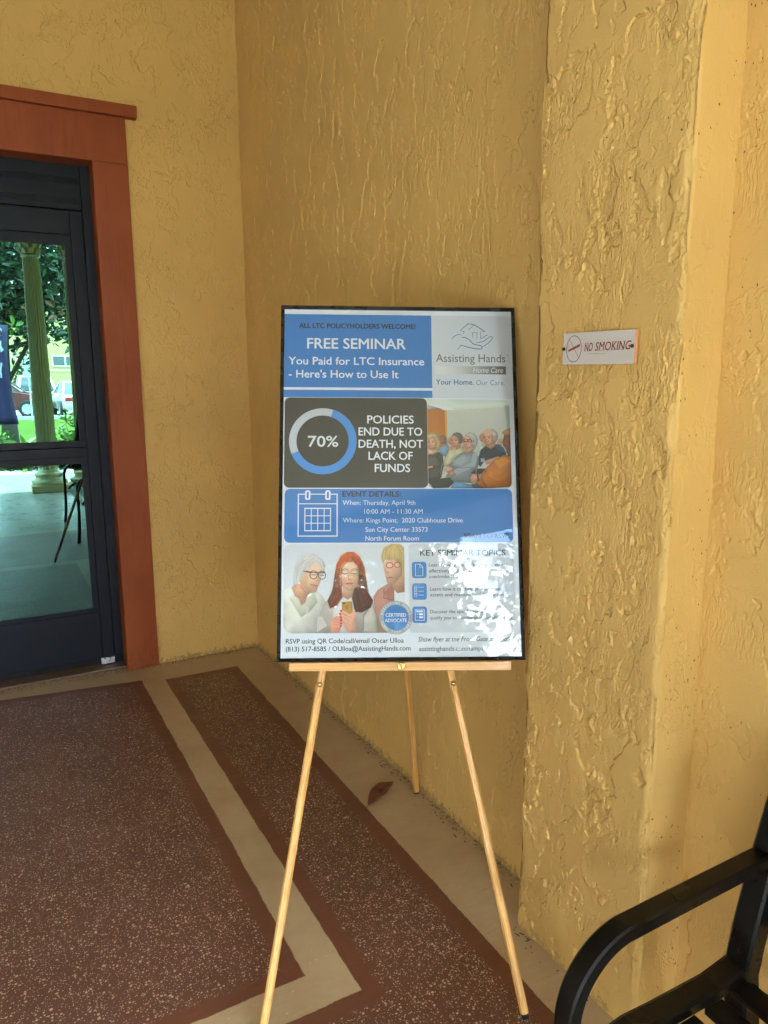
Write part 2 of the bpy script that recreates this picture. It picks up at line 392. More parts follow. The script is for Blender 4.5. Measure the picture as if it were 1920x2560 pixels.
dr = empty('glass_door', (-1.2, .1, 0), 'black framed glass door in a rust red casing reflecting the columns outside', 'door')
b = MB(); b.box((-.711, -.022, 0), (-.553, .055, 2.479)); b.build('side_casing', M_red, dr, bevel=.003)
b = MB(); b.box((-1.93, -.022, 0), (-1.77, .055, 2.479)); b.build('side_casing', M_red, dr, bevel=.003)
b = MB(); b.box((-1.93, -.0225, 2.479), (-.553, .055, 2.683)); b.build('head_casing', M_red, dr, bevel=.003)
b = MB(); b.box((-1.98, -.045, 2.683), (-.502, .02, 2.736)); b.build('casing_cap', M_red, dr, bevel=.003)
M_reddark = M_red
b = MB(); b.box((-.7105, .05, .0), (-.69, .13, 2.49)); b.box((-1.79, .05, 0), (-1.7705, .13, 2.49)); b.box((-1.77, .05, 2.4795), (-.711, .13, 2.50)); b.build('jamb_lining', M_red, dr)
FY = .10
b = MB(); b.box((-.753, FY, 0), (-.7105, FY+.12, 2.479)); b.box((-1.7705, FY, 0), (-1.728, FY+.12, 2.479)); b.box((-1.728, FY+.03, 2.272), (-.753, FY+.12, 2.479)); b.build('door_frame', M_black, dr, bevel=.002)
b = MB(); b.box((-1.727, FY+.004, 2.281), (-.757, FY+.05, 2.4785))
for k in range(5): b.box((-1.727, FY-.001, 2.395+k*.006), (-.757, FY+.004, 2.398+k*.006))
for k in range(5): b.box((-1.727, FY-.001, 2.305+k*.006), (-.757, FY+.004, 2.308+k*.006))
b.build('transom_bar', M_black, dr)
b = MB(); b.box((-.7565, FY+.012, 0.02), (-.7525, FY+.1, 2.47)); b.build('door_gap_seal', M_gap, dr)
leaf0, leaf1 = -1.724, -.757
b = MB(); b.box((-.813, FY, .048), (leaf1, FY+.045, 2.272)); b.box((leaf0, FY, .048), (leaf0+.056, FY+.045, 2.272)); b.build('door_stile', M_black, dr, bevel=.0025)
b = MB(); b.box((leaf0+.056, FY+.0006, 2.165), (-.813, FY+.045, 2.272)); b.build('top_rail', M_black, dr, bevel=.0025)
b = MB(); b.box((leaf0+.056, FY+.0006, .048), (-.813, FY+.045, .300)); b.build('bottom_rail', M_black, dr, bevel=.0025)
b = MB(); b.box((leaf0+.056, FY-.012, 1.111), (-.813, FY+.045, 1.159)); b.build('push_rail', M_black, dr, bevel=.003)
b = MB()
for (z0, z1) in ((.300, .323), (1.076, 1.111), (1.159, 1.191), (2.117, 2.165)): b.box((leaf0+.056, FY+.010, z0), (-.813, FY+.035, z1))
for (z0, z1) in ((.323, 1.076), (1.191, 2.117)):
    b.box((-.843, FY+.010, z0), (-.813, FY+.035, z1)); b.box((leaf0+.056, FY+.010, z0), (leaf0+.086, FY+.035, z1))
b.build('glazing_bead', M_black, dr, bevel=.0015)
def door_glass():
    g = NT('tinted_door_glass')
    fr = g.t.nodes.new('ShaderNodeFresnel'); fr.inputs[0].default_value = 1.5
    gl = g.t.nodes.new('ShaderNodeBsdfGlossy'); gl.inputs['Roughness'].default_value = .0; gl.inputs['Color'].default_value = (.44, .90, .80, 1)
    df = g.t.nodes.new('ShaderNodeBsdfDiffuse'); df.inputs['Color'].default_value = (.006, .010, .009, 1)
    mixn = g.t.nodes.new('ShaderNodeMixShader')
    g.put(mixn.inputs[0], g.add(g.mul(fr.outputs[0], .9), GLASS_R)); g.t.links.new(df.outputs[0], mixn.inputs[1]); g.t.links.new(gl.outputs[0], mixn.inputs[2])
    bp = g.t.nodes.new('ShaderNodeBump'); bp.inputs['Distance'].default_value = 1.; bp.inputs['Strength'].default_value = 1.
    g.put(bp.inputs['Height'], g.mul(g.noise(g.map((1, 1, 1), g.pos()), 3.0, 1), .00012)); g.t.links.new(bp.outputs[0], gl.inputs['Normal'])
    g.t.links.new(mixn.outputs[0], g.out.inputs[0]); return g.m
GLASS_R = .135
M_glass = door_glass()
GY = FY+.016
for (z0, z1) in ((.318, 1.081), (1.186, 2.122)):
    b = MB(); b.box((leaf0+.08, GY, z0), (-.838, GY+.008, z1)); b.build('glass_pane', M_glass, dr)
b = MB(); b.box((-1.727, FY+.02, .004), (-.753, FY+.1, .044)); b.build('door_sweep', M_gap, dr)
b = MB(); b.box((-.822, FY-.006, .016), (-.756, FY+.02, .046)); b.build('pivot_cover', M_alu, dr, bevel=.002)
b = MB(); b.box((-1.77, .03, 0.0005), (-.7115, .26, .012)); b.build('threshold', plain('threshold_bronze', (.12, .07, .045), .5), dr, bevel=.003)

# ------------------------------------------------------------------ no smoking plaque on the pilaster
def text_geo(body, offset=0., shear=0., space=1.0):
    cu = bpy.data.curves.new('lettering', 'FONT'); cu.body = body; cu.offset = offset; cu.shear = shear; cu.space_character = space; cu.resolution_u = 3
    ob = bpy.data.objects.new('lettering', cu); COL.objects.link(ob)
    dg = bpy.context.evaluated_depsgraph_get(); me = bpy.data.meshes.new_from_object(ob.evaluated_get(dg))
    V = np.array([v.co[:] for v in me.vertices]).reshape(-1, 3); Fc = [tuple(p.vertices) for p in me.polygons]
    bpy.data.objects.remove(ob); bpy.data.curves.remove(cu); bpy.data.meshes.remove(me)
    return V, Fc
_caps = text_geo('H')[0]; CAPH = _caps[:, 1].max()-_caps[:, 1].min()
def text(mb, body, x0, x1, y, cap, z, offset=.0, shear=0., space=1., align=None, mi=0):
    """flat lettering with its baseline on y, fitted between x0 and x1 (mm coordinates)"""
    bold = max(0., offset); V, Fc = text_geo(body, min(0., offset), shear, space)
    a, b_ = V[:, 0].min(), V[:, 0].max(); sy = cap/CAPH; sx = (x1-x0)/(b_-a) if x1 is not None else sy
    X = x0+(V[:, 0]-a)*sx; Yv = y+V[:, 1]*sy
    for k_, (dx, dy) in enumerate(((0, 0), (1, 0), (-1, 0), (0, .8), (0, -.8)) if bold > 0 else ((0, 0),)):
        mb.raw(np.stack([X+dx*bold*sy, Yv+dy*bold*sy, np.full(len(X), z+.012*k_)], -1)/1000., Fc, mi)
def stroke(mb, pts, wd, z, closed=False, mi=0):
    """flat polyline of width wd (mm), tapering a little at free ends"""
    P_ = [Vector((p[0], p[1])) for p in pts]; n = len(P_); V = []; Fc = []
    for i, p in enumerate(P_):
        a = P_[(i-1) % n] if (closed or i > 0) else p; c = P_[(i+1) % n] if (closed or i < n-1) else p
        t = (c-a); t = t.normalized() if t.length > 1e-9 else Vector((1, 0)); nn = Vector((-t.y, t.x))
        k = wd/2*(1 if closed or 0 < i < n-1 else .6)
        V += [(*(p+nn*k), z), (*(p-nn*k), z)]
    for i in range(n if closed else n-1):
        j = (i+1) % n; Fc.append((2*i, 2*i+1, 2*j+1, 2*j))
    mb.raw(np.array(V)/1000., Fc, mi)
def rrect(mb, x0, y0, x1, y1, z, r=(0, 0, 0, 0), mi=0, n=8):
    """flat rectangle, corner radii TL TR BR BL (mm)"""
    V = []
    for (cx_, cy_, a0, rr) in ((x0+r[0], y1-r[0], 180, r[0]), (x0+r[3], y0+r[3], 270, r[3])[:0] or (x0+r[0], y1-r[0], 180, r[0]),):
        pass
    for (cx_, cy_, a0, rr) in ((x1-r[1], y1-r[1], 0, r[1]), (x0+r[0], y1-r[0], 90, r[0]), (x0+r[3], y0+r[3], 180, r[3]), (x1-r[2], y0+r[2], 270, r[2])):
        for k in range(n+1 if rr else 1):
            a = R(a0+90*k/n); V.append((cx_+rr*math.cos(a), cy_+rr*math.sin(a), z))
    mb.raw(np.array(V)/1000., [tuple(range(len(V)))], mi)
def disc(mb, cx_, cy_, r0, r1, z, a0=0, a1=360, n=56, mi=0):
    V = []; Fc = []
    for k in range(n+1):
        a = R(a0+(a1-a0)*k/n); V += [(cx_+r0*math.cos(a), cy_+r0*math.sin(a), z), (cx_+r1*math.cos(a), cy_+r1*math.sin(a), z)]
    for k in range(n): Fc.append((2*k, 2*k+1, 2*k+3, 2*k+2))
    mb.raw(np.array(V)/1000., Fc, mi)
def ink(name, col, rough=.45):
    return plain(name, col, rough, .4, vary=.03, scale=8)

sg = empty('no_smoking_plaque', (0, 0, 0), 'small off white no smoking plaque screwed to the coarse pilaster', 'sign',
           mat=Matrix(((0, 0, -1, -.0925), (-1, 0, 0, -2.5325), (0, 1, 0, 1.524), (0, 0, 0, 1))))
ORG[sg.name] = (0, 0, 0)
M_plq = plain('plaque_plastic', (.60, .55, .53), .4, vary=.06, scale=22)
M_plqedge = plain('plaque_edge', (.75, .28, .12), .5)
b = MB(); b.raw([(0, 0, 0), (.212, -.0015, 0), (.2125, .0665, .0), (.0015, .0685, 0), (0, 0, .003), (.212, -.0015, .003), (.2125, .0665, .003), (.0015, .0685, .003)],
                [(0, 3, 2, 1), (0, 1, 5, 4), (2, 3, 7, 6), (3, 0, 4, 7), (4, 5, 6, 7)]); b.raw([(.212, -.0015, -.001), (.2145, -.0015, -.001), (.2150, .0665, -.001), (.2125, .0665, -.001), (.212, -.0015, .0032), (.2142, -.0015, .0028), (.2147, .0665, .0028), (.2125, .0665, .0032)],
                [(4, 5, 6, 7), (1, 2, 6, 5), (0, 1, 5, 4), (2, 3, 7, 6)], 1)
b.build('plate', [M_plq, M_plqedge], sg)
M_maroon = ink('maroon_ink', (.20, .022, .020)); M_dkmar = ink('dark_outline_ink', (.06, .014, .016)); M_redink = ink('red_ink', (.32, .045, .025))
b = MB(); zt = 3.6
text(b, 'NO', 69, 93.5, 27.5, 17, zt, .012, .22); text(b, 'SMOKING', 101, 202, 27.5, 17.5, zt, .012, .22, 1.02)
for (x_, w_) in ((69, 5), (79, 5), (116, 5), (151, 5), (166, 4.5), (175, 5)):     # serifs
    stroke(b, [(x_-.6, 27.8), (x_+w_-.4, 27.8)], 1.3, zt+.1); 
for (x_, w_) in ((73, 5), (84, 4), (121, 5), (155, 4.5), (169, 4.5), (179, 4)):
    stroke(b, [(x_, 44.2), (x_+w_, 44.2)], 1.3, zt+.1)
b.build('lettering', M_maroon, sg)
b = MB(); stroke(b, [(35.5+23.5*math.cos(a), 33.5+28.5*math.sin(a)) for a in np.linspace(0, 2*math.pi, 49)[:-1]], 1.5, zt, True)
stroke(b, [(20, 55), (52, 14)], 1.5, zt)
stroke(b, [(77, 21), (100, 21.5), (122, 20.2), (134, 21)], .5, zt)
b.build('ban_ring', M_dkmar, sg)
b = MB(); b.raw(np.array([(19, 27), (55, 38.5), (54.5, 44), (20, 32.5)]) @ np.array([[1, 0], [0, 1]]) @ np.eye(2, 3)/1000.+np.array([0, 0, .0039]), [(0, 1, 2, 3)])
for dx in (0, 2.2): stroke(b, [(16+dx, 32+dx), (13.5+dx, 37), (17+dx, 42), (15+dx, 47)], .7, zt+.2)
stroke(b, [(15.5, 25.5), (15.8, 31.5), (19, 32.8), (18.6, 26.6)], .7, zt+.2, True)
b.build('cigarette_emblem', M_redink, sg)
M_screw = plain('dark_screw', (.018, .014, .013), .45, metal=.3)
for (x_, y_) in ((4.0, 34), (205.5, 34)):
    b = MB(); b.lathe([(.0038, 0), (.0042, .0015), (.0030, .0038), (.0008, .0045)], (x_/1000, y_/1000, .003), 12)
    b.build('screw', M_screw, sg, smooth=True)

# ------------------------------------------------------------------ framed poster
EX = Vector((.89742668, -.44085133, -.01659722)); EY = Vector((.14749796, .27495963, .9500745)).normalized()
EX = (EX-EY*EX.dot(EY)).normalized(); EN = EX.cross(EY)
PB = Vector((-.675, -2.178, .797))
pm = Matrix(((EX.x, EY.x, EN.x, PB.x), (EX.y, EY.y, EN.y, PB.y), (EX.z, EY.z, EN.z, PB.z), (0, 0, 0, 1)))
po = empty('framed_poster', (0, 0, 0), 'black framed seminar poster leaning on the wooden easel', 'poster', mat=pm)
ORG[po.name] = (0, 0, 0)
PW, PH = 628., 936.
M_frame = plain('black_frame', (.012, .012, .015), .28, .6, vary=.2, scale=20)
def frame_bar(x0, y0, x1, y1):
    b = MB(); b.box((x0/1000, y0/1000, -.014), (x1/1000, y1/1000, .006)); return b
fb = MB(); fw = 9.
def mitre(pts):   # prism between outer and inner edge, with a sloped face
    (ax, ay), (bx, by), (cx_, cy_), (dx, dy) = pts
    V = [(ax, ay, -14), (bx, by, -14), (cx_, cy_, -14), (dx, dy, -14), (ax, ay, 3.5), (bx, by, 3.5), (cx_, cy_, 1.2), (dx, dy, 1.2)]
    mxx_ = [((ax*.55+dx*.45), (ay*.55+dy*.45), 6.5), ((bx*.55+cx_*.45), (by*.55+cy_*.45), 6.5)]
    V += mxx_
    fb.raw(np.array(V)/1000., [(0, 1, 5, 4), (4, 5, 9, 8), (8, 9, 6, 7), (7, 6, 2, 3), (0, 3, 2, 1), (0, 4, 8, 7, 3), (1, 2, 6, 9, 5)])
mitre([(0, 0), (PW, 0), (PW-fw, fw), (fw, fw)]); mitre([(PW, 0), (PW, PH), (PW-fw, PH-fw), (PW-fw, fw)])
mitre([(PW, PH), (0, PH), (fw, PH-fw), (PW-fw, PH-fw)]); mitre([(0, PH), (0, 0), (fw, fw), (fw, PH-fw)])
fb.build('frame', M_frame, po, origin=(0, 0, 0))
b = MB(); b.box((.006, .006, -.012), (PW/1000-.006, PH/1000-.006, -.006)); b.build('backing_board', plain('backing', (.02, .019, .018), .7), po)
M_paper = plain('poster_paper', (.80, .83, .93), .5, .4, vary=.015, scale=3)
b = MB(); b.raw(np.array([(8, 8, -2.5), (PW-8, 8, -2.5), (PW-8, PH-8, -2.5), (8, PH-8, -2.5)])/1000., [(0, 1, 2, 3)]); paper = b.build('paper_sheet', M_paper, po)
Z1, Z2, Z3, Z4, Z5 = -2.15, -1.8, -1.45, -1.1, -.75
M_blue = ink('print_blue', (.052, .215, .600)); M_white = ink('print_white', (.82, .84, .92)); M_dark = ink('print_umber', (.058, .046, .034)); M_char = ink('print_charcoal', (.026, .024, .025))
M_lgrey = ink('print_light_grey', (.58, .59, .66)); M_ring = ink('print_bright_blue', (.085, .31, .78)); M_grey = ink('print_grey', (.16, .15, .15)); M_logo = ink('print_logo_blue', (.045, .17, .40))
M_silver = ink('print_silver', (.40, .40, .42)); M_pale = ink('print_pale_grey', (.66, .675, .76))
def lines(mat, items, y_cap, z, off=0., shear=0.):
    for t_, a, c_, y in items:
        b = MB(); text(b, t_, a, c_, y, y_cap, z, off, shear); b.build('text_line', mat, paper, origin=(0, 0, 0))
def art(name, mat, fn, parent=paper):
    b = MB(); fn(b); return b.build(name, mat, parent, origin=(0, 0, 0))
def f(b):
    rrect(b, 9, 712, 402, 914, Z1); rrect(b, 9, 685, 402, 705, Z1)
art('heading_panel', M_blue, f)
def f(b):
    rrect(b, 402.5, 684, 619, 914, Z1)
art('logo_panel', M_pale, f)
art('heading_lettering', M_char, lambda b: text(b, 'ALL LTC POLICYHOLDERS WELCOME!', 48, 359, 875.5, 13, Z2, .030))
lines(M_white, [('FREE SEMINAR', 70, 332, 819)], 28, Z2, .017)
lines(M_white, [('You Paid for LTC Insurance', 21, 381, 774.5), ("- Here's How to Use It", 22, 312, 738.5)], 20.5, Z2, .015)
LOGO = [[(480, 873), (502, 892), (519, 889), (547, 870), (535, 870)], [(519, 889), (502, 875)], [(480, 873), (491, 869), (488, 863)], [(514, 851), (513, 867), (525, 867), (525, 849)],
        [(535, 869), (535, 849), (541, 853), (550, 860), (555, 860)], [(522, 840), (531, 840), (543, 843), (551, 849), (559, 856), (564, 857), (567, 854), (565, 849), (556, 839), (546, 831), (539, 828)],
        [(457, 847), (460, 853), (465, 857), (474, 862), (485, 860)], [(483, 854), (493, 853), (504, 847), (509, 841), (513, 836), (522, 833), (533, 831), (538, 828), (538, 824), (534, 821), (518, 822), (500, 826), (481, 831), (471, 818)]]
art('hand_and_house_logo', M_logo, lambda b: [stroke(b, l, 2.4 if i in (0, 7) else 1.9, Z2+.02*i) for i, l in enumerate(LOGO)])
def f(b):
    text(b, 'Assisting Hands', 413, 600, 784.5, 22, Z2, .004); disc(b, 606.5, 805, 1.8, 2.5, Z2, n=16)
art('logo_name', M_grey, f)
gm = NT('print_grey_gradient'); gx = gm.sep()[0]
gm.bsdf(gm.mix(gm.ss(gx, .425, .60), (.74, .735, .76, 1), (.13, .13, .13, 1)), .45, .4)
art('logo_band', gm.m, lambda b: rrect(b, 411, 751, 601, 773.5, Z2))
art('logo_band_lettering', M_white, lambda b: text(b, 'Home Care', 512, 593, 755.5, 14, Z3, -.004, .28))
def f(b):
    text(b, 'Your Home.', 412, 513, 722, 14, Z2, .017); text(b, 'Our Care.', 520, 597, 721, 14, Z2, -.008)
    stroke(b, [(597, 735), (601, 735)], .8, Z2)
art('slogan_lettering', M_logo, f)
art('figure_panel', M_dark, lambda b: rrect(b, 12, 443, 387, 684, Z1, (14, 14, 14, 14)))
art('ring_chart_track', M_lgrey, lambda b: disc(b, 112, 567, 68.5, 88, Z2))
def f(b):
    # the ring is printed a little narrower than tall
    disc(b, 112, 567, 67.8, 88.6, Z3, 90-18, -157, n=80)
art('ring_chart_share', M_ring, f)
art('percent_lettering', M_white, lambda b: text(b, '70%', 74, 152, 552, 28, Z3, .017))
lines(M_white, [('POLICIES', 229, 351, 615), ('END DUE TO', 206, 373, 582.5), ('DEATH, NOT', 206, 375, 549.5), ('LACK OF', 232, 347, 517.5), ('FUNDS', 248, 340, 485)], 21, Z2, .016)
art('event_panel', M_blue, lambda b: rrect(b, 14.5, 300, 607.5, 440, Z1, (14, 14, 14, 14)))
def f(b):
    stroke(b, [(50, 317), (150, 317), (150, 426), (50, 426)], 4.2, Z2, True); stroke(b, [(50, 401), (150, 401)], 4, Z2+.05)
    stroke(b, [(67, 331), (133, 331), (133, 389), (67, 389)], 4, Z2, True)
    for k in range(1, 4): stroke(b, [(67+66*k/4, 331), (67+66*k/4, 389)], 3.6, Z2+.06)
    for k in range(1, 3): stroke(b, [(67, 331+58*k/3), (133, 331+58*k/3)], 3.6, Z2+.1)
    for x_ in (74, 126): rrect(b, x_-7, 411, x_+7, 436, Z2+.14, (5, 5, 5, 5))
art('calendar_icon', M_white, f)
for x_ in (74, 126): art('calendar_ring_slot', M_blue, lambda b: rrect(b, x_-2.5, 415, x_+2.5, 432, Z3+.1, (2, 2, 2, 2)))
art('event_heading', M_char, lambda b: text(b, 'EVENT DETAILS:', 164, 315, 420, 13.5, Z2, .034))
lines(M_white, [('When: Thursday, April 9th', 164, 353, 398), ('10:00 AM - 11:30 AM', 220, 372, 375), ('Where: Kings Point,  2020 Clubhouse Drive', 165, 476, 352), ('Sun City Center 33573', 223, 384, 328), ('North Forum Room', 223, 361, 305)], 12, Z2, .002)
art('scan_lettering', M_char, lambda b: text(b, 'SCAN TO RSVP', 478, 595, 311, 12, Z2, .034))
art('topics_panel', M_pale, lambda b: rrect(b, 334, 70, 607, 297, Z1, (10, 10, 10, 10)))
def f(b):
    text(b, 'KEY SEMINAR TOPICS', 364, 585, 266, 14.5, Z2, .017)
art('topics_heading', M_char, f)
lines(M_char, [('Learn how to maximize your coverage', 386, 590, 238), ('effectively and uncover often', 386, 542, 222.5), ('overlooked benefits.', 386, 491, 208),
               ('Learn how it can help protect your', 388, 570, 176), ('assets and manage healthcare costs.', 388, 592, 161.5),
               ('Discover the specific conditions that', 387, 573, 118.5), ('qualify you to receive your benefits today.', 387, 600, 103)], 8.6, Z2, .006)
for y0 in (208, 153, 94): art('topic_icon', M_blue, lambda b: rrect(b, 342, y0, 379.5, y0+42, Z2, (7, 7, 7, 7)))
z = Z3
def f(b): stroke(b, [(351, 214), (370, 214), (370, 237), (363, 244), (351, 244)], 1.8, z, True); stroke(b, [(362, 244), (362, 236), (370, 236)], 1.4, z+.05)
art('icon_drawing', M_white, f)
def f(b):
    for k in range(4): stroke(b, [(348, 162+k*7), (354, 162+k*7), (354, 167+k*7), (348, 167+k*7)], 1.2, z, True)
    for k in range(3): stroke(b, [(357, 165+k*10), (372, 165+k*10)], 1.8, z)
art('icon_drawing', M_white, f)
def f(b):
    stroke(b, [(349, 101), (372, 101), (372, 129), (349, 129)], 1.8, z, True)
    for k in range(3): stroke(b, [(352, 124-k*7), (356, 124-k*7)], 1.6, z); rrect(b, 359, 121.5-k*7.5, 369, 126-k*7.5, z)
art('icon_drawing', M_white, f)
lines(M_char, [('RSVP using QR Code/call/email Oscar Ulloa', 22, 319, 45.5), ('(813) 517-8585 / OUlloa@AssistingHands.com', 22, 336, 26)], 11.5, Z2, .013)
lines(M_char, [('Show flyer at the Front Gate for entry.', 356, 595, 47.5)], 12, Z2, .004, .22)
lines(M_char, [('assistinghands.com/tampabay/events', 358, 591, 24)], 11.5, Z2, .006)

# printed photographs, painted as colour points on a fine flat grid
class Canvas:
    def __init__(s, wd, ht, px0, py0, px1, py1, n=1.0):
        s.nx, s.ny = int(wd/n)+1, int(ht/n)+1
        s.X, s.Y = np.meshgrid(np.linspace(px0, px1, s.nx), np.linspace(py0, py1, s.ny)); s.k = (px1-px0)/wd
        s.c = np.zeros((s.ny, s.nx, 3)); s.em = .30
    def _b(s, a, col):
        a = np.clip(a, 0, 1)[..., None]; s.c = s.c*(1-a)+np.array(col, float)/255.*a
    def bg(s, top, bot, y0, y1):
        t = np.clip((s.Y-y0)/(y1-y0), 0, 1)[..., None]; s.c = (np.array(top)*(1-t)+np.array(bot)*t)/255.
    def _tex(s):
        if not hasattr(s, '_t'):
            r = np.random.default_rng(5); s._t = np.zeros_like(s.X)
            for k in range(26): q = r.uniform(.006, .05); a_ = r.uniform(0, 3.14); s._t += np.sin((s.X*math.cos(a_)+s.Y*math.sin(a_))*q+r.uniform(0, 6.3))/26*3
        return s._t
    def _shade(s, d, cx_, cy_, w_, h_):
        # the photographed subject's own modelling: light from the upper left, darker turning edges, cloth folds
        lit = -(s.X-cx_)/w_*.16-(s.Y-cy_)/h_*.20; edge = np.exp(np.minimum(d, 0)/(.14*min(w_, h_)+4))
        return np.clip(1.02+lit-s.em*edge+.045*s._tex(), .35, 1.22)
    def _b2(s, a, col, m): a = np.clip(a, 0, 1)[..., None]; s.c = s.c*(1-a)+np.clip(np.array(col, float)/255.*m[..., None], 0, 1)*a
    def el(s, cx_, cy_, rx, ry, col, rot=0, soft=6, a=1.):
        c, q = math.cos(R(rot)), math.sin(R(rot)); dx, dy = s.X-cx_, s.Y-cy_
        u, v = (dx*c+dy*q)/rx, (-dx*q+dy*c)/ry; d = (np.sqrt(u*u+v*v)-1)*min(rx, ry)
        al = a*np.clip(.5-d/max(soft, s.k*.7), 0, 1)
        if soft <= 12 and min(rx, ry) > 40: s._b2(al, col, s._shade(d, cx_, cy_, 2*rx, 2*ry))
        else: s._b(al, col)
    def poly(s, pts, col, soft=6, a=1.):
        pts = np.array(pts, float); n = len(pts); d2 = np.full(s.X.shape, 1e18); ins = np.zeros(s.X.shape, bool)
        for i in range(n):
            (x0, y0), (x1, y1) = pts[i], pts[(i+1) % n]; ex, ey = x1-x0, y1-y0; wx, wy = s.X-x0, s.Y-y0
            t = np.clip((wx*ex+wy*ey)/(ex*ex+ey*ey+1e-9), 0, 1); d2 = np.minimum(d2, (wx-ex*t)**2+(wy-ey*t)**2)
            cnd = ((y0 <= s.Y) & (y1 > s.Y)) | ((y1 <= s.Y) & (y0 > s.Y))
            ins ^= cnd & (s.X < x0+(s.Y-y0)/(ey if abs(ey) > 1e-9 else 1e-9)*ex)
        d = np.sqrt(d2)*np.where(ins, -1, 1); al = a*np.clip(.5-d/max(soft, s.k*.7), 0, 1); mn_, mx_ = pts.min(0), pts.max(0)
        if 7 <= soft <= 12: s._b2(al, col, s._shade(d, *((mn_+mx_)/2), *(mx_-mn_)))
        else: s._b(al, col)
    def ln(s, pts, wd, col, a=1.):
        d2 = np.full(s.X.shape, 1e18)
        for (x0, y0), (x1, y1) in zip(pts[:-1], pts[1:]):
            ex, ey = x1-x0, y1-y0; t = np.clip(((s.X-x0)*ex+(s.Y-y0)*ey)/(ex*ex+ey*ey+1e-9), 0, 1); d2 = np.minimum(d2, (s.X-x0-ex*t)**2+(s.Y-y0-ey*t)**2)
        s._b(a*np.clip((wd/2-np.sqrt(d2))/(s.k*.8)+.5, 0, 1), col)
    def ring(s, cx_, cy_, rx, ry, wd, col, a=1.):
        s.ln([(cx_+rx*math.cos(t), cy_+ry*math.sin(t)) for t in np.linspace(0, 2*math.pi, 25)], wd, col, a)
    def hair(s, A, B, n, cols, seed, wd=4.5, a=.42, j=10):
        # strands flowing between two guide lines
        r = np.random.default_rng(seed); A, B = np.array(A, float), np.array(B, float)
        for k in range(n):
            t = r.uniform(0, 1); P_ = A*(1-t)+B*t+r.normal(0, j, A.shape); i0 = r.integers(0, max(1, len(P_)-2)); s.ln([tuple(q) for q in P_[i0:]], wd*r.uniform(.6, 1.3), cols[r.integers(len(cols))], a*r.uniform(.5, 1.2))
    def grain(s, amp, seed, sx=1, sy=1):
        r = np.random.default_rng(seed).normal(0, amp, s.c.shape[:2]); s.c = np.clip(s.c+r[..., None], 0, 1)
    def build(s, name, x0, y0, x1, y1, z, rad, mat):
        X, Y = np.meshgrid(np.linspace(x0, x1, s.nx), np.linspace(y1, y0, s.ny)); P = np.stack([X, Y, np.full_like(X, z)], -1)/1000.
        cx_ = (X[:-1, :-1]+X[1:, 1:])/2; cy_ = (Y[:-1, :-1]+Y[1:, 1:])/2; keep = np.ones(cx_.shape, bool)
        for (qx, qy, rr, sx, sy) in ((x0, y1, rad[0], 1, -1), (x1, y1, rad[1], -1, -1), (x1, y0, rad[2], -1, 1), (x0, y0, rad[3], 1, 1)):
            ux, uy = (cx_-(qx+sx*rr))*sx, (cy_-(qy+sy*rr))*sy; keep &= ~((ux < 0) & (uy < 0) & (ux*ux+uy*uy > rr*rr))
        o = grid_mesh(name, P[::-1], mat, paper, keep[::-1])
        c = s.c[::-1].reshape(-1, 3); c = np.clip((c-.5)*1.22+.49, 0, 1); l = np.where(c <= .04045, c/12.92, ((c+.055)/1.055)**2.4)*.88
        at = o.data.color_attributes.new('Col', 'FLOAT_COLOR', 'POINT'); at.data.foreach_set('color', np.concatenate([l, np.ones((len(l), 1))], 1).astype(np.float32).ravel())
        return o
gm = NT('printed_photo'); va = gm.t.nodes.new('ShaderNodeVertexColor'); va.layer_name = 'Col'; gm.bsdf(va.outputs[0], .45, .4); M_photo = gm.m

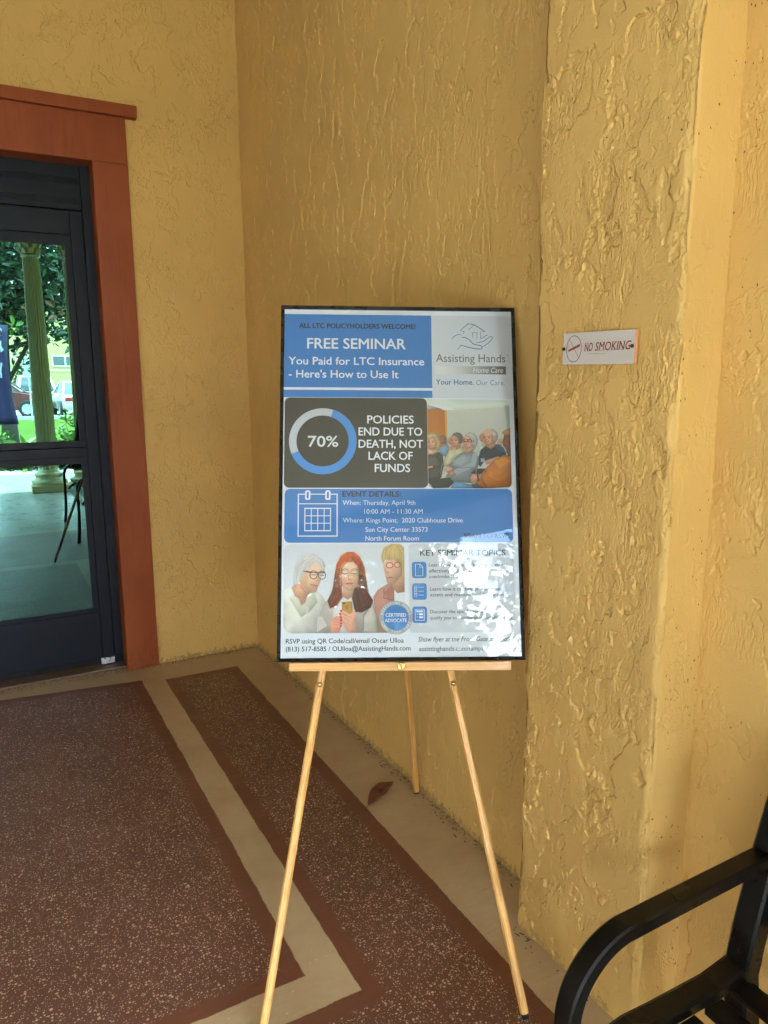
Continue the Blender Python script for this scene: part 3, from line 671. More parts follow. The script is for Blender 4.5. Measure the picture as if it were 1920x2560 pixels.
def face(c, cx_, cy_, rx, ry, skin, rot=0, look=0., brow=(120, 90, 75), lip=(190, 95, 85), smile=1.):
    """face of a printed portrait; look shifts the features sideways"""
    sk = np.array(skin); L = look*rx
    c.el(cx_, cy_, rx, ry, sk, rot, 5)
    c.el(cx_-L*.6, cy_+ry*.15, rx*.62, ry*.62, np.clip(sk*1.07+6, 0, 255), rot, rx*.7, .7)
    c.el(cx_-rx*.8*np.sign(look or 1)*-1, cy_+ry*.25, rx*.35, ry*.7, sk*.80, rot, rx*.6, .55)
    c.el(cx_, cy_+ry*.92, rx*.6, ry*.16, sk*.74, rot, ry*.25, .6)
    for q in (-1, 1):
        ex_ = cx_+L+q*rx*.40
        c.el(ex_, cy_-ry*.10, rx*.20, ry*.075, sk*.66, rot, rx*.12, .8)
        c.el(ex_, cy_-ry*.10, rx*.12, ry*.04, (55, 42, 38), rot, rx*.06, .95)
        c.ln([(ex_-rx*.2, cy_-ry*.25), (ex_, cy_-ry*.30), (ex_+rx*.2, cy_-ry*.25)], ry*.06, brow, .8)
        c.el(ex_+q*rx*.05, cy_+ry*.30, rx*.2, ry*.13, np.clip(sk*np.array((1.05, .9, .86)), 0, 255), rot, rx*.25, .55)
    c.el(cx_+L*1.25, cy_+ry*.17, rx*.15, ry*.12, sk*.84, rot, rx*.12, .8); c.ln([(cx_+L*1.15-rx*.03, cy_-ry*.05), (cx_+L*1.3-rx*.05, cy_+ry*.16)], rx*.06, sk*.78, .6)
    c.ln([(cx_+L*1.3-rx*.14, cy_+ry*.22), (cx_+L*1.3+rx*.14, cy_+ry*.22)], ry*.05, sk*.62, .8)
    c.ln([(cx_+L-rx*.28, cy_+ry*.46-smile*ry*.02), (cx_+L, cy_+ry*.50), (cx_+L+rx*.28, cy_+ry*.46-smile*ry*.02)], ry*.10, lip, .9)
    c.ln([(cx_+L-rx*.28, cy_+ry*.46-smile*ry*.02), (cx_+L, cy_+ry*.49), (cx_+L+rx*.28, cy_+ry*.46-smile*ry*.02)], ry*.03, (110, 50, 48), .7)
    for q in (-1, 1): c.ln([(cx_+L*1.2+q*rx*.22, cy_+ry*.20), (cx_+L+q*rx*.40, cy_+ry*.46)], ry*.03, sk*.72, .6)

# --- three women with a phone (own drawing of the scene, not a likeness)
c = Canvas(309, 226, 40, 38, 1530, 1138, 1.0); c.em = .15; c.bg((214, 216, 224), (226, 226, 232), 38, 1138)
SK = (232, 190, 165)
c.poly([(1140, 700), (1200, 610), (1310, 545), (1400, 540), (1400, 1140), (1210, 1140), (1160, 860)], (190, 138, 124), 8)          # right woman's jacket
c.poly([(1275, 640), (1390, 545), (1395, 740), (1268, 715)], (176, 122, 108), 6); c.ln([(1275, 600), (1268, 715), (1390, 742)], 8, (128, 82, 72))
c.poly([(1300, 430), (1460, 420), (1530, 440), (1530, 640), (1440, 655), (1390, 600), (1370, 545), (1320, 540)], (206, 158, 132), 8)
c.poly([(1260, 270), (1470, 200), (1500, 420), (1400, 545), (1320, 545), (1290, 430)], (226, 178, 152), 10)
c.poly([(1240, 200), (1270, 90), (1360, 45), (1470, 45), (1530, 90), (1530, 470), (1500, 440), (1470, 300), (1400, 240), (1290, 240), (1262, 290)], (201, 174, 124), 10)
for k in range(12): c.ln([(1380, 50), (1260+k*24, 130+6*(k % 3)), (1255+k*24, 235)], 7, (176+4*(k % 4)*8, 146+4*(k % 3)*8, 96+20*(k % 3)), .55)
c.ln([(1500, 150), (1525, 300), (1515, 440)], 26, (214, 190, 140), .7)
c.el(1345, 305, 40, 30, (240, 220, 214), 0, 8, .4); c.ring(1345, 310, 42, 32, 9, (178, 60, 66)); c.ring(1440, 305, 36, 30, 8, (178, 60, 66)); c.el(1440, 305, 30, 25, (240, 220, 214), 0, 8, .35)
c.ln([(1335, 400), (1305, 395), (1322, 425)], 9, (188, 128, 108)); c.ln([(1320, 465), (1380, 460)], 12, (186, 104, 98)); c.ln([(1300, 345), (1285, 390), (1330, 405)], 7, (190, 140, 118), .8)
# middle woman
c.poly([(430, 1140), (470, 960), (520, 780), (640, 690), (1060, 690), (1140, 760), (1185, 940), (1230, 1140)], (186, 174, 166), 8)
c.poly([(1010, 960), (1130, 790), (1180, 960), (1185, 1140), (1020, 1120)], (204, 194, 186), 8); c.ln([(1130, 770), (1020, 930), (1015, 1110)], 8, (120, 108, 100)); c.ln([(470, 960), (575, 1050), (440, 1135)], 9, (110, 98, 92)); c.poly([(460, 950), (510, 930), (580, 1050), (450, 1130)], (206, 196, 190), 6)
c.poly([(650, 860), (770, 700), (880, 700), (930, 840), (940, 1140), (640, 1140)], (222, 214, 216), 10)
c.poly([(690, 300), (740, 200), (820, 145), (900, 145), (980, 210), (1035, 340), (1060, 520), (1075, 640), (1140, 740), (1110, 830), (1000, 890), (920, 880), (880, 720), (900, 560), (740, 560), (760, 700), (690, 800), (610, 840), (580, 740), (640, 620), (665, 430)], (122, 64, 42), 10)
c.poly([(690, 300), (740, 200), (820, 145), (900, 145), (980, 210), (1035, 340), (1050, 470), (970, 380), (930, 270), (820, 250), (740, 330), (690, 450)], (206, 98, 48), 16)
c.el(860, 190, 90, 34, (226, 124, 70), 0, 40, .7)
for k in range(9): c.ln([(900+k*10, 560+k*8), (930+k*18, 700), (905+k*24, 870-k*6)], 9, (46+k*5, 34+k*3, 32), .6); c.ln([(730-k*8, 520), (690-k*8, 650), (640-k*4+10, 830-k*10)], 8, (70+k*8, 40+k*3, 30), .55)
c.poly([(770, 560), (920, 560), (885, 690), (830, 730), (770, 690)], (206, 160, 136), 8)
c.poly([(735, 340), (790, 270), (900, 265), (965, 340), (965, 470), (935, 570), (870, 625), (830, 625), (765, 560), (732, 460)], (230, 184, 158), 10)
c.el(850, 320, 95, 50, (240, 200, 176), 0, 50, .7); c.el(770, 520, 28, 80, (206, 150, 124), 15, 30, .6); c.el(945, 510, 26, 80, (206, 150, 124), -15, 30, .6)
for x_ in (795, 912): c.ln([(x_-48, 372), (x_, 350), (x_+44, 368)], 9, (150, 106, 84), .8); c.ln([(x_-34, 408), (x_, 418), (x_+34, 408)], 9, (96, 66, 58)); c.ring(x_, 408, 52, 34, 5, (160, 140, 110), .9); c.el(x_, 405, 46, 28, (226, 216, 212), 0, 12, .15)
c.ln([(848, 395), (868, 395)], 5, (160, 140, 110)); c.ln([(846, 420), (832, 470), (850, 485), (885, 485)], 8, (196, 140, 116), .8); c.ln([(835, 488), (880, 488)], 6, (160, 100, 84), .8)
c.ln([(805, 532), (850, 525), (890, 532)], 10, (196, 104, 96)); c.ln([(815, 545), (850, 552), (882, 543)], 9, (208, 120, 110)); c.ln([(805, 535), (890, 535)], 3.5, (130, 66, 60))
c.ln([(815, 490), (780, 560)], 4, (196, 146, 122), .8); c.ln([(895, 490), (925, 555)], 4, (196, 146, 122), .8)
c.ln([(730, 430), (738, 540)], 7, (236, 232, 228)); c.el(737, 542, 12, 14, (246, 244, 244), 0, 4)
# left woman
c.poly([(40, 620), (130, 560), (330, 680), (420, 600), (520, 680), (555, 760), (460, 960), (440, 1138), (40, 1138)], (226, 222, 212), 10)
c.poly([(110, 700), (180, 660), (250, 740), (330, 690), (420, 650), (460, 760), (360, 880), (260, 940), (180, 820)], (216, 210, 192), 12)
for k in range(7): c.ln([(120+k*40, 700+20*(k % 3)), (220+k*20, 830+10*k)], 8, (200+4*k, 194+3*k, 170+4*k), .5)
c.poly([(140, 580), (250, 480), (420, 600), (330, 690), (310, 760), (260, 800), (235, 720), (180, 680)], (214, 164, 140), 8); c.ln([(250, 560), (310, 640), (262, 790)], 9, (184, 128, 106), .7)
c.poly([(240, 470), (300, 350), (420, 265), (500, 290), (540, 380), (500, 480), (470, 560), (440, 640), (380, 645), (300, 570)], (234, 190, 164), 9)
c.el(420, 330, 80, 60, (242, 206, 184), 20, 60, .7); c.el(300, 500, 40, 90, (214, 160, 132), 10, 50, .6)
c.poly([(165, 460), (172, 330), (220, 210), (320, 150), (430, 165), (520, 240), (550, 310), (540, 380), (480, 300), (420, 265), (330, 340), (285, 400), (240, 480), (230, 545), (160, 545)], (214, 208, 208), 12)
for k in range(9): c.ln([(330+k*14, 165+k*6), (250+k*8, 240+k*12), (185+k*12, 380+k*8)], 7, (190+(k % 3)*18,)*3, .55)
for (x_, y_, q) in ((408, 425, 1), (512, 430, 1)): c.ring(x_, y_, 44, 50, 8, (62, 50, 50)); c.el(x_, y_, 36, 42, (226, 222, 226), 0, 10, .45); c.ln([(x_-28, y_-2), (x_+26, y_+2)], 8, (90, 70, 66), .8)
c.ln([(290, 378), (370, 392)], 15, (52, 44, 46)); c.ln([(370, 395), (545, 400)], 10, (52, 44, 46)); c.ln([(452, 420), (470, 415)], 8, (62, 50, 50))
c.ln([(455, 430), (470, 490), (440, 500)], 8, (200, 146, 122), .8); c.ln([(380, 545), (420, 555), (462, 560)], 12, (206, 112, 106)); c.ln([(405, 572), (455, 572)], 10, (214, 128, 118)); c.ln([(375, 545), (460, 563)], 4, (150, 80, 76))
c.el(235, 522, 12, 16, (250, 248, 246), 0, 5); c.ln([(290, 795), (340, 840), (300, 960)], 5, (236, 230, 214))
c.hair([(860, 150), (700, 300), (670, 520), (640, 660), (590, 760)], [(840, 240), (760, 340), (745, 540), (770, 680), (690, 810)], 70, [(96, 46, 30), (150, 76, 44), (206, 104, 56), (70, 38, 30), (180, 92, 52)], 21)
c.hair([(870, 150), (1000, 260), (1050, 440), (1080, 640), (1130, 780)], [(880, 240), (950, 340), (965, 520), (900, 660), (930, 860)], 80, [(90, 44, 30), (150, 76, 46), (200, 100, 56), (60, 36, 32), (120, 62, 42)], 22)
c.hair([(840, 160), (740, 230), (700, 330)], [(860, 250), (780, 290), (735, 360)], 26, [(226, 122, 66), (240, 146, 88), (196, 92, 48)], 23)
c.hair([(430, 160), (260, 200), (185, 330), (165, 470)], [(430, 270), (340, 330), (285, 410), (235, 530)], 70, [(236, 234, 236), (186, 180, 180), (206, 200, 200), (168, 160, 160)], 24)
c.hair([(420, 165), (500, 230), (540, 330)], [(420, 260), (480, 300), (525, 370)], 22, [(240, 238, 240), (196, 190, 190)], 25)
c.hair([(1380, 48), (1265, 120), (1245, 240)], [(1440, 60), (1420, 150), (1430, 260)], 44, [(226, 204, 156), (166, 138, 90), (190, 160, 108), (214, 190, 140)], 26)
c.hair([(1440, 50), (1500, 160), (1510, 420)], [(1520, 90), (1528, 220), (1528, 470)], 30, [(226, 204, 156), (166, 138, 90), (196, 168, 116)], 27)
# hands and phone
c.poly([(755, 760), (870, 752), (884, 770), (886, 960), (760, 940)], (176, 132, 58), 6); c.poly([(765, 770), (862, 764), (870, 900), (770, 890)], (198, 152, 74), 20, .7); c.el(781, 777, 12, 10, (50, 40, 34), 0, 4); c.el(818, 825, 22, 24, (160, 116, 50), 0, 12, .7)
c.poly([(610, 1000), (690, 930), (750, 940), (770, 1010), (720, 1135), (620, 1135)], (232, 166, 142), 8); c.poly([(760, 960), (860, 900), (900, 870), (935, 1000), (940, 1130), (830, 1135), (770, 1040)], (236, 176, 152), 8)
for k, (a, b_) in enumerate((((750, 868), (880, 945)), ((738, 905), (870, 985)), ((742, 940), (860, 1030)), ((752, 975), (840, 1060)))): c.ln([a, b_], 34, (238-4*k, 176-3*k, 152-2*k)); c.ln([(a[0]+4, a[1]+20), (b_[0], b_[1]+16)], 5, (196, 126, 106), .7); c.el(a[0]-2, a[1], 13, 12, (214, 70, 76), 30, 5)
for k in range(4): y_ = 945+k*34; c.ln([(660, y_+8), (742, y_+10)], 28, (234, 164, 140)); c.ln([(660, y_+24), (740, y_+26)], 5, (196, 122, 102), .7); c.el(744, y_+8, 12, 11, (212, 74, 78), 0, 5)
c.ln([(905, 860), (895, 950)], 26, (236, 172, 148))
c.grain(.008, 3)
c.build('printed_photo_of_women', 14, 70.5, 323, 297.5, Z1, (22, 16, 2, 26), M_photo)
def f(b): disc(b, 300, 108.5, 31.8, 42.5, Z3)
art('badge_rim', M_silver, f)
art('badge_face', M_blue, lambda b: disc(b, 300, 108.5, 0, 32, Z3))
def arc_text(b, body, cx_, cy_, rad, a0, a1, cap, z, flip=False):
    n = len(body)
    for i, ch in enumerate(body):
        if ch == ' ': continue
        V, Fc = text_geo(ch, 0.); sx = cap/CAPH; V = V*sx; V[:, 0] -= (V[:, 0].min()+V[:, 0].max())/2; V[:, 1] -= cap/2
        a = R(a0+(a1-a0)*i/(n-1)); th = a-math.pi/2 if not flip else a+math.pi/2
        X = cx_+rad*math.cos(a)+V[:, 0]*math.cos(th)-V[:, 1]*math.sin(th); Yv = cy_+rad*math.sin(a)+V[:, 0]*math.sin(th)+V[:, 1]*math.cos(th)
        b.raw(np.stack([X, Yv, np.full(len(X), z)], -1)/1000., Fc)
def f(b):
    arc_text(b, 'ASSISTING HANDS', 300, 108.5, 37, 165, 15, 6.2, Z4); arc_text(b, 'LONG TERM CARE', 300, 108.5, 37, 200, 340, 6.2, Z4, True)
    text(b, 'CERTIFIED', 273.5, 326, 110.5, 8.8, Z4, .015); text(b, 'ADVOCATE', 272, 327, 97, 8.8, Z4, .015)
art('badge_lettering', M_white, f)

# --- seated audience
c = Canvas(220, 240, 68, 105, 1530, 1675, 1.0); c.bg((214, 214, 206), (196, 194, 184), 200, 1000)
c.poly([(60, 100), (1540, 100), (1540, 215), (520, 262), (520, 300), (60, 195)], (228, 232, 230), 6); c.poly([(400, 100), (1540, 100), (1540, 150), (620, 190)], (214, 224, 216), 14); c.poly([(520, 262), (1540, 205), (1540, 236), (520, 300)], (226, 226, 206), 5)
c.poly([(60, 190), (525, 262), (525, 298), (400, 300), (60, 210)], (236, 238, 240), 5); c.poly([(60, 205), (340, 285), (60, 300)], (196, 190, 184), 8)
c.poly([(60, 300), (300, 288), (412, 312), (420, 960), (60, 960)], (196, 128, 62), 6); c.poly([(60, 320), (280, 300), (280, 900), (60, 900)], (208, 140, 72), 60, .7); c.poly([(372, 300), (414, 312), (420, 960), (390, 960)], (226, 164, 92), 6)
c.poly([(1440, 215), (1540, 210), (1540, 620), (1480, 640)], (150, 160, 156), 40, .6)
BL = lambda cx_, cy_, r_, sk, hair: (c.el(cx_, cy_-r_*.15, r_*1.02, r_*1.12, hair, 0, 6), c.el(cx_-r_*.15, cy_+r_*.15, r_*.78, r_*.95, sk, 0, 6), c.ln([(cx_-r_*.5, cy_), (cx_-r_*.2, cy_), ], r_*.14, (90, 66, 56), .8), c.ln([(cx_-r_*.02, cy_), (cx_+r_*.25, cy_)], r_*.14, (90, 66, 56), .8), c.ln([(cx_-r_*.4, cy_+r_*.6), (cx_+r_*.1, cy_+r_*.62)], r_*.13, (150, 80, 70), .8))
# back row
c.poly([(255, 1010), (330, 930), (420, 900), (450, 980), (380, 1130), (330, 1100)], (146, 182, 212), 8); BL(335, 830, 66, (186, 134, 110), (138, 136, 136)); c.poly([(380, 760), (412, 860), (400, 930), (370, 900)], (120, 118, 118), 6)
BL(475, 850, 52, (206, 158, 136), (190, 176, 160)); c.el(480, 980, 50, 40, (216, 150, 130), 0, 8)
BL(1040, 790, 62, (206, 150, 122), (170, 160, 150)); c.poly([(960, 960), (1050, 900), (1080, 1000), (960, 1050)], (206, 210, 212), 10)
BL(1352, 870, 56, (222, 172, 150), (216, 196, 180)); BL(1410, 890, 46, (222, 180, 160), (206, 200, 196)); c.el(700, 980, 40, 50, (226, 120, 60), 0, 8)
c.poly([(690, 900), (760, 860), (960, 880), (980, 1050), (690, 1060)], (186, 192, 196), 20, .7)
# woman left, grey dress
c.poly([(68, 1090), (160, 1060), (270, 1040), (330, 1100), (345, 1280), (290, 1500), (68, 1560)], (98, 92, 84), 8); c.poly([(68, 1150), (220, 1130), (240, 1260), (68, 1300)], (118, 112, 102), 40, .7)
c.ln([(230, 1120), (330, 1280), (100, 1330)], 46, (84, 78, 72)); c.ln([(68, 1310), (140, 1300)], 30, (214, 164, 140))
c.poly([(68, 980), (140, 1000), (240, 990), (250, 1040), (160, 1090), (68, 1080)], (226, 180, 154), 8)
c.el(160, 850, 132, 150, (216, 190, 150), 0, 10); c.poly([(230, 820), (292, 850), (290, 960), (250, 1020), (215, 960)], (206, 178, 132), 8); face(c, 135, 880, 82, 112, (226, 176, 150), 0, -.15)
c.poly([(68, 740), (200, 735), (250, 800), (150, 770), (68, 830)], (226, 204, 168), 10)
# woman in cream
c.poly([(340, 1260), (360, 1150), (440, 1010), (540, 980), (640, 950), (720, 1010), (690, 1100), (500, 1180), (470, 1290), (350, 1290)], (220, 212, 180), 8); c.ln([(545, 990), (540, 1100)], 8, (186, 176, 140))
c.el(590, 800, 105, 105, (132, 122, 114), 0, 8); c.poly([(560, 940), (650, 900), (650, 960), (560, 1000)], (206, 156, 130), 8); face(c, 545, 850, 72, 105, (218, 166, 138), -8, -.18); c.poly([(500, 740), (570, 705), (660, 750), (690, 860), (650, 900), (630, 800), (580, 760)], (140, 130, 122), 8)
c.ring(505, 815, 34, 22, 5, (120, 100, 90)); c.ring(575, 815, 32, 22, 5, (120, 100, 90))
# man in navy
c.poly([(960, 1120), (1000, 1000), (1090, 930), (1300, 900), (1400, 960), (1450, 1090), (1300, 1160), (1060, 1200), (980, 1300), (950, 1240)], (48, 52, 68), 8); c.poly([(1250, 930), (1320, 905), (1400, 960), (1455, 1060), (1300, 1000)], (64, 84, 118), 14)
c.poly([(1060, 1190), (1300, 1110), (1340, 1130), (1240, 1200), (1100, 1260)], (216, 164, 138), 8); c.poly([(990, 1150), (1070, 1150), (1060, 1210), (1000, 1220)], (150, 170, 186), 6)
c.poly([(1110, 900), (1260, 860), (1260, 940), (1180, 990), (1110, 950)], (198, 148, 122), 8); c.el(1190, 760, 118, 130, (196, 190, 184), 0, 10); face(c, 1130, 800, 92, 128, (214, 160, 132), -6, -.22); c.el(1135, 690, 90, 60, (222, 176, 150), -10, 16); c.el(1265, 800, 22, 46, (204, 140, 118), 10, 6)
c.poly([(1200, 660), (1280, 700), (1300, 800), (1270, 760), (1220, 780)], (206, 202, 198), 10)
# woman centre, grey jumper
c.poly([(400, 1270), (480, 1230), (560, 1130), (640, 1060), (760, 1030), (900, 1040), (965, 1130), (960, 1260), (880, 1420), (820, 1580), (480, 1560), (380, 1470), (420, 1400), (510, 1320)], (150, 156, 164), 8)
c.poly([(520, 1180), (700, 1080), (760, 1180), (640, 1280), (510, 1260)], (172, 178, 186), 50, .8); c.ln([(900, 1090), (860, 1260), (560, 1390)], 90, (162, 172, 182)); c.ln([(500, 1290), (640, 1320), (860, 1300)], 14, (112, 116, 124), .7)
c.poly([(345, 1340), (400, 1290), (510, 1310), (510, 1370), (400, 1400)], (216, 164, 138), 8); c.poly([(420, 1430), (470, 1370), (560, 1420), (480, 1470)], (208, 152, 126), 8); c.poly([(340, 1500), (440, 1450), (480, 1540), (420, 1560)], (172, 176, 182), 8)
c.el(830, 830, 120, 135, (210, 208, 206), 0, 10); c.poly([(760, 960), (870, 900), (870, 1020), (740, 1080), (720, 1030)], (214, 164, 138), 8); face(c, 770, 860, 82, 118, (226, 174, 148), -12, -.16); c.poly([(740, 750), (830, 705), (930, 780), (945, 900), (880, 1010), (880, 860), (840, 770)], (216, 214, 212), 10)
c.ring(735, 835, 42, 26, 10, (40, 36, 38)); c.ring(800, 842, 36, 26, 10, (40, 36, 38)); c.ln([(836, 840), (880, 850)], 8, (40, 36, 38))
# dark trousers, chairs
c.poly([(100, 1600), (250, 1510), (440, 1480), (520, 1570), (420, 1660), (150, 1670)], (66, 60, 58), 8); c.poly([(820, 1400), (920, 1330), (1080, 1330), (1000, 1420), (900, 1440)], (44, 40, 40), 10); c.ln([(100, 1560), (160, 1500), (300, 1490)], 12, (140, 136, 132)); c.ln([(920, 1330), (905, 1400)], 9, (180, 176, 172)); c.poly([(68, 1500), (280, 1480), (240, 1560), (100, 1600), (68, 1580)], (58, 52, 50), 10)
c.ln([(290, 1420), (320, 1230)], 10, (180, 176, 168), .7)
# person in orange, back turned
c.poly([(1000, 1420), (1110, 1290), (1250, 1160), (1420, 1090), (1540, 1090), (1540, 1640), (1060, 1680), (900, 1580), (960, 1500)], (216, 136, 46), 8); c.poly([(1240, 1190), (1400, 1120), (1520, 1200), (1320, 1330)], (228, 152, 56), 50, .8); c.ln([(1300, 1500), (1440, 1360), (1530, 1240)], 18, (182, 104, 40), .6); c.ln([(1100, 1480), (1280, 1560), (1520, 1540)], 16, (176, 98, 40), .6)
c.poly([(900, 1560), (1010, 1490), (1100, 1680), (860, 1680)], (196, 120, 48), 8)
c.poly([(800, 1480), (850, 1420), (930, 1420), (1000, 1440), (990, 1520), (900, 1560), (815, 1590)], (216, 160, 132), 8); c.ln([(935, 1440), (945, 1540)], 30, (66, 46, 36)); c.ln([(860, 1500), (940, 1560), (1000, 1560)], 14, (170, 110, 90), .5)
c.poly([(460, 1660), (520, 1560), (640, 1570), (860, 1620), (900, 1680), (460, 1680)], (120, 168, 206), 8); c.poly([(820, 1600), (900, 1580), (1060, 1670), (860, 1680)], (92, 104, 110), 8)
c.poly([(1390, 860), (1420, 740), (1540, 640), (1540, 1110), (1480, 1110), (1440, 980), (1400, 930)], (150, 98, 72), 10); c.poly([(1385, 690), (1440, 650), (1540, 610), (1540, 760), (1470, 760), (1400, 720)], (190, 150, 104), 12); c.ln([(1395, 850), (1380, 880), (1410, 895)], 12, (150, 98, 72))
c.c = np.clip(c.c*.94, 0, 1); c.grain(.012, 4)
c.build('printed_photo_of_audience', 387.5, 441.5, 607.5, 682, Z1, (3, 16, 16, 16), M_photo)

def glazing():
    g = NT('acrylic_glazing')
    fr = g.t.nodes.new('ShaderNodeFresnel'); fr.inputs[0].default_value = 1.5
    gl = g.t.nodes.new('ShaderNodeBsdfGlossy'); gl.inputs['Roughness'].default_value = .0
    tr = g.t.nodes.new('ShaderNodeBsdfTransparent'); mn_ = g.t.nodes.new('ShaderNodeMixShader')
    bp = g.t.nodes.new('ShaderNodeBump'); bp.inputs['Distance'].default_value = 1.
    g.put(bp.inputs['Height'], g.mul(g.noise(g.pos(), 4.5, 1), .0005)); g.t.links.new(bp.outputs[0], gl.inputs['Normal'])
    g.put(mn_.inputs[0], g.math('MULTIPLY', fr.outputs[0], 1.3)); g.t.links.new(tr.outputs[0], mn_.inputs[1]); g.t.links.new(gl.outputs[0], mn_.inputs[2]); g.t.links.new(mn_.outputs[0], g.out.inputs[0])
    return g.m
b = MB(); b.raw(np.array([(7, 7, .4), (PW-7, 7, .4), (PW-7, PH-7, .4), (7, PH-7, .4)])/1000., [(0, 1, 2, 3)]); b.build('clear_glazing', glazing(), po)

# ------------------------------------------------------------------ easel
def pine(axis):
    g = NT('varnished_pine'); p = g.pos(); d = Vector(axis).normalized(); a_ = d.cross(Vector((0, 1, .2))).normalized(); b_ = d.cross(a_)
    def dot(v):
        n = g.t.nodes.new('ShaderNodeVectorMath'); n.operation = 'DOT_PRODUCT'; g.put(n.inputs[0], p); n.inputs[1].default_value = tuple(v); return n.outputs['Value']
    cb = g.t.nodes.new('ShaderNodeCombineXYZ'); g.put(cb.inputs[0], dot(a_)); g.put(cb.inputs[1], dot(b_)); g.put(cb.inputs[2], dot(d)); q = cb.outputs[0]
    v = g.map((150, 150, 3.0), g.vadd(q, g.noise(g.map((1, 1, .6), q), 3, 2, .5, col=True), .010))
    gr = g.noise(v, 1., 4, .6); rg = g.math('SINE', g.mul(g.add(gr, g.mul(g.noise(v, .35, 2), .8)), 26.))
    c = g.mix(g.ss(rg, -1, 1), (.64, .31, .075, 1), (.78, .45, .150, 1)); c = g.mix(g.mul(g.ss(gr, .60, .74), .5), c, (.42, .17, .045, 1))
    return g.bsdf(c, .32, .5, coat=.2, bump=g.mul(gr, .0006), strength=.6, dist=1.)
M_brass = plain('brass', (.72, .55, .20), .24, .5, metal=1., vary=.08)
M_rub = plain('black_rubber', (.012, .012, .012), .7)
def pp(u, v, wz): return PB+EX*u+EY*v+EN*wz
M_pine = pine(EY); M_pl = pine(EY*.987+EX*.16); M_pr = pine(EY*.98-EX*.195); M_prear = pine((-.30, -.30, 1.6))
ea = empty('wooden_easel', (-.30, -2.3, 0), 'pine tripod display easel holding up the framed poster', 'easel')
def bar_sec(hw, ht, r=.3):
    return [(hw, -ht*(1-r)), (hw, ht*(1-r)), (hw*(1-r), ht), (-hw*(1-r), ht), (-hw, ht*(1-r)), (-hw, -ht*(1-r)), (-hw*(1-r), -ht), (hw*(1-r), -ht)]
def leg(line, foot, wf=-.020):
    (u0, v0), (u1, v1) = line
    du, dv = u1-u0, v1-v0
    at = lambda v: (u0+du*(v-v0)/dv, v)
    top = at(.86); js = at(-.118)
    lg = MB(); lg.tube([pp(*at(-.095), -.020), pp(*at(foot+.012), wf)], 1, sec=bar_sec(.0098, .0100, .45), up=EX)
    mp_ = M_pl if line[0][0] < .3 else M_pr; o = lg.build('leg', mp_, ea)
    for f_ in o.data.polygons: f_.use_smooth = False
    up_ = MB(); up_.tube([pp(*top, -.032), pp(*at(.02), -.032), pp(*js, -.018)], 1, sec=bar_sec(.0092, .0075, .3), up=EX)
    for q in (-.004, .004): up_.tube([pp(at(.0)[0]+q, 0, -.0235), pp(js[0]+q, js[1]+.001, -.0105)], .0028, 6)
    up_.build('leg_sleeve', mp_, o)
    sc = MB(); s0 = at(-.057); cpt = pp(s0[0], s0[1], -.010)
    rings = [(.0015, .0055), (.0060, .0058), (.0062, .0035), (.0040, .0075), (.0008, .0092)]
    sc.tube([cpt+EN*(-.004), cpt+EN*.002, cpt+EN*.005, cpt+EN*.0075, cpt+EN*.0085], [.0064, .0068, .0060, .0036, .0006], 14)
    sc.build('brass_screw', M_brass, o, smooth=True)
    ft = MB(); ft.tube([pp(*at(foot+.016), wf), pp(*at(foot), wf)], .0088, 12); ft.build('rubber_foot', M_rub, o, smooth=True)
leg(((.113, -.023), (-.018, -.834)), -.8475, .028); leg(((.4385, -.026), (.599, -.836)), -.833, .012)
apex = pp(.27, .85, -.055)
rl = MB(); ft0 = Vector((.006, -1.728, .0)); dr_ = (apex-ft0).normalized()
rl.tube([ft0+dr_*.012, apex], 1, sec=bar_sec(.0100, .0095, .4), up=(1, 0, 0)); rlo = rl.build('rear_leg', M_prear, ea)
ft = MB(); ft.tube([ft0+dr_*.014, ft0], .0085, 12); ft.build('rubber_foot', M_rub, rlo, smooth=True)
hb = MB(); hb.tube([pp(.20, .86, -.034), pp(.34, .86, -.034)], 1, sec=bar_sec(.022, .011, .2), up=EY); hb.build('head_block', M_pine, ea)
cbm = MB(); V = []
for (u_, v_, w_) in ((.031, -.022, -.006), (.589, -.0245, -.006), (.589, -.0015, -.006), (.031, -.0005, -.006), (.031, -.022, .012), (.589, -.0245, .012), (.589, -.0025, .012), (.031, -.0015, .012)): V.append(pp(u_, v_, w_))
cbm.raw(V, [(0, 3, 2, 1), (4, 5, 6, 7), (0, 1, 5, 4), (1, 2, 6, 5), (2, 3, 7, 6), (3, 0, 4, 7)])
def pine_h():
    g = NT('pine_crossbar'); p = g.pos()
    v = g.map((10, 10, 120), p, rot=(0, 0, .456)); v = g.map((.5, 9, 12), g.map((1, 1, 1), p, rot=(0, 0, .456)))
    gr = g.noise(g.map((3, 40, 130), g.map((1, 1, 1), p, rot=(0, 0, .456))), 1., 4, .6)
    c = g.mix(g.ss(gr, .3, .7), (.74, .41, .145, 1), (.64, .32, .095, 1))
    return g.bsdf(c, .36, .5, coat=.12, bump=g.mul(gr, .0004), strength=.5, dist=1.)
cbo = cbm.build('crossbar', pine_h(), ea, bevel=.0012)
wn = MB(); c0 = pp(.311, -.0115, .012)
wn.tube([c0, c0+EN*.0016, c0+EN*.0022], [.0092, .0092, .0080], 20)
wn.tube([c0+EN*.002, c0+EN*.007, c0+EN*.009], [.0045, .0042, .0028], 12)
wn.tube([c0+EN*.006-EX*.001+EY*.001, c0+EN*.010-EX*.002+EY*.0075, c0+EN*.010-EX*.002+EY*.0095], [.0025, .0032, .0012], 8)
wn.tube([c0+EN*.006+EX*.001-EY*.001, c0+EN*.010+EX*.002-EY*.0075, c0+EN*.010+EX*.002-EY*.0095], [.0025, .0032, .0012], 8)
wn.build('brass_wing_nut', M_brass, cbo, smooth=True)
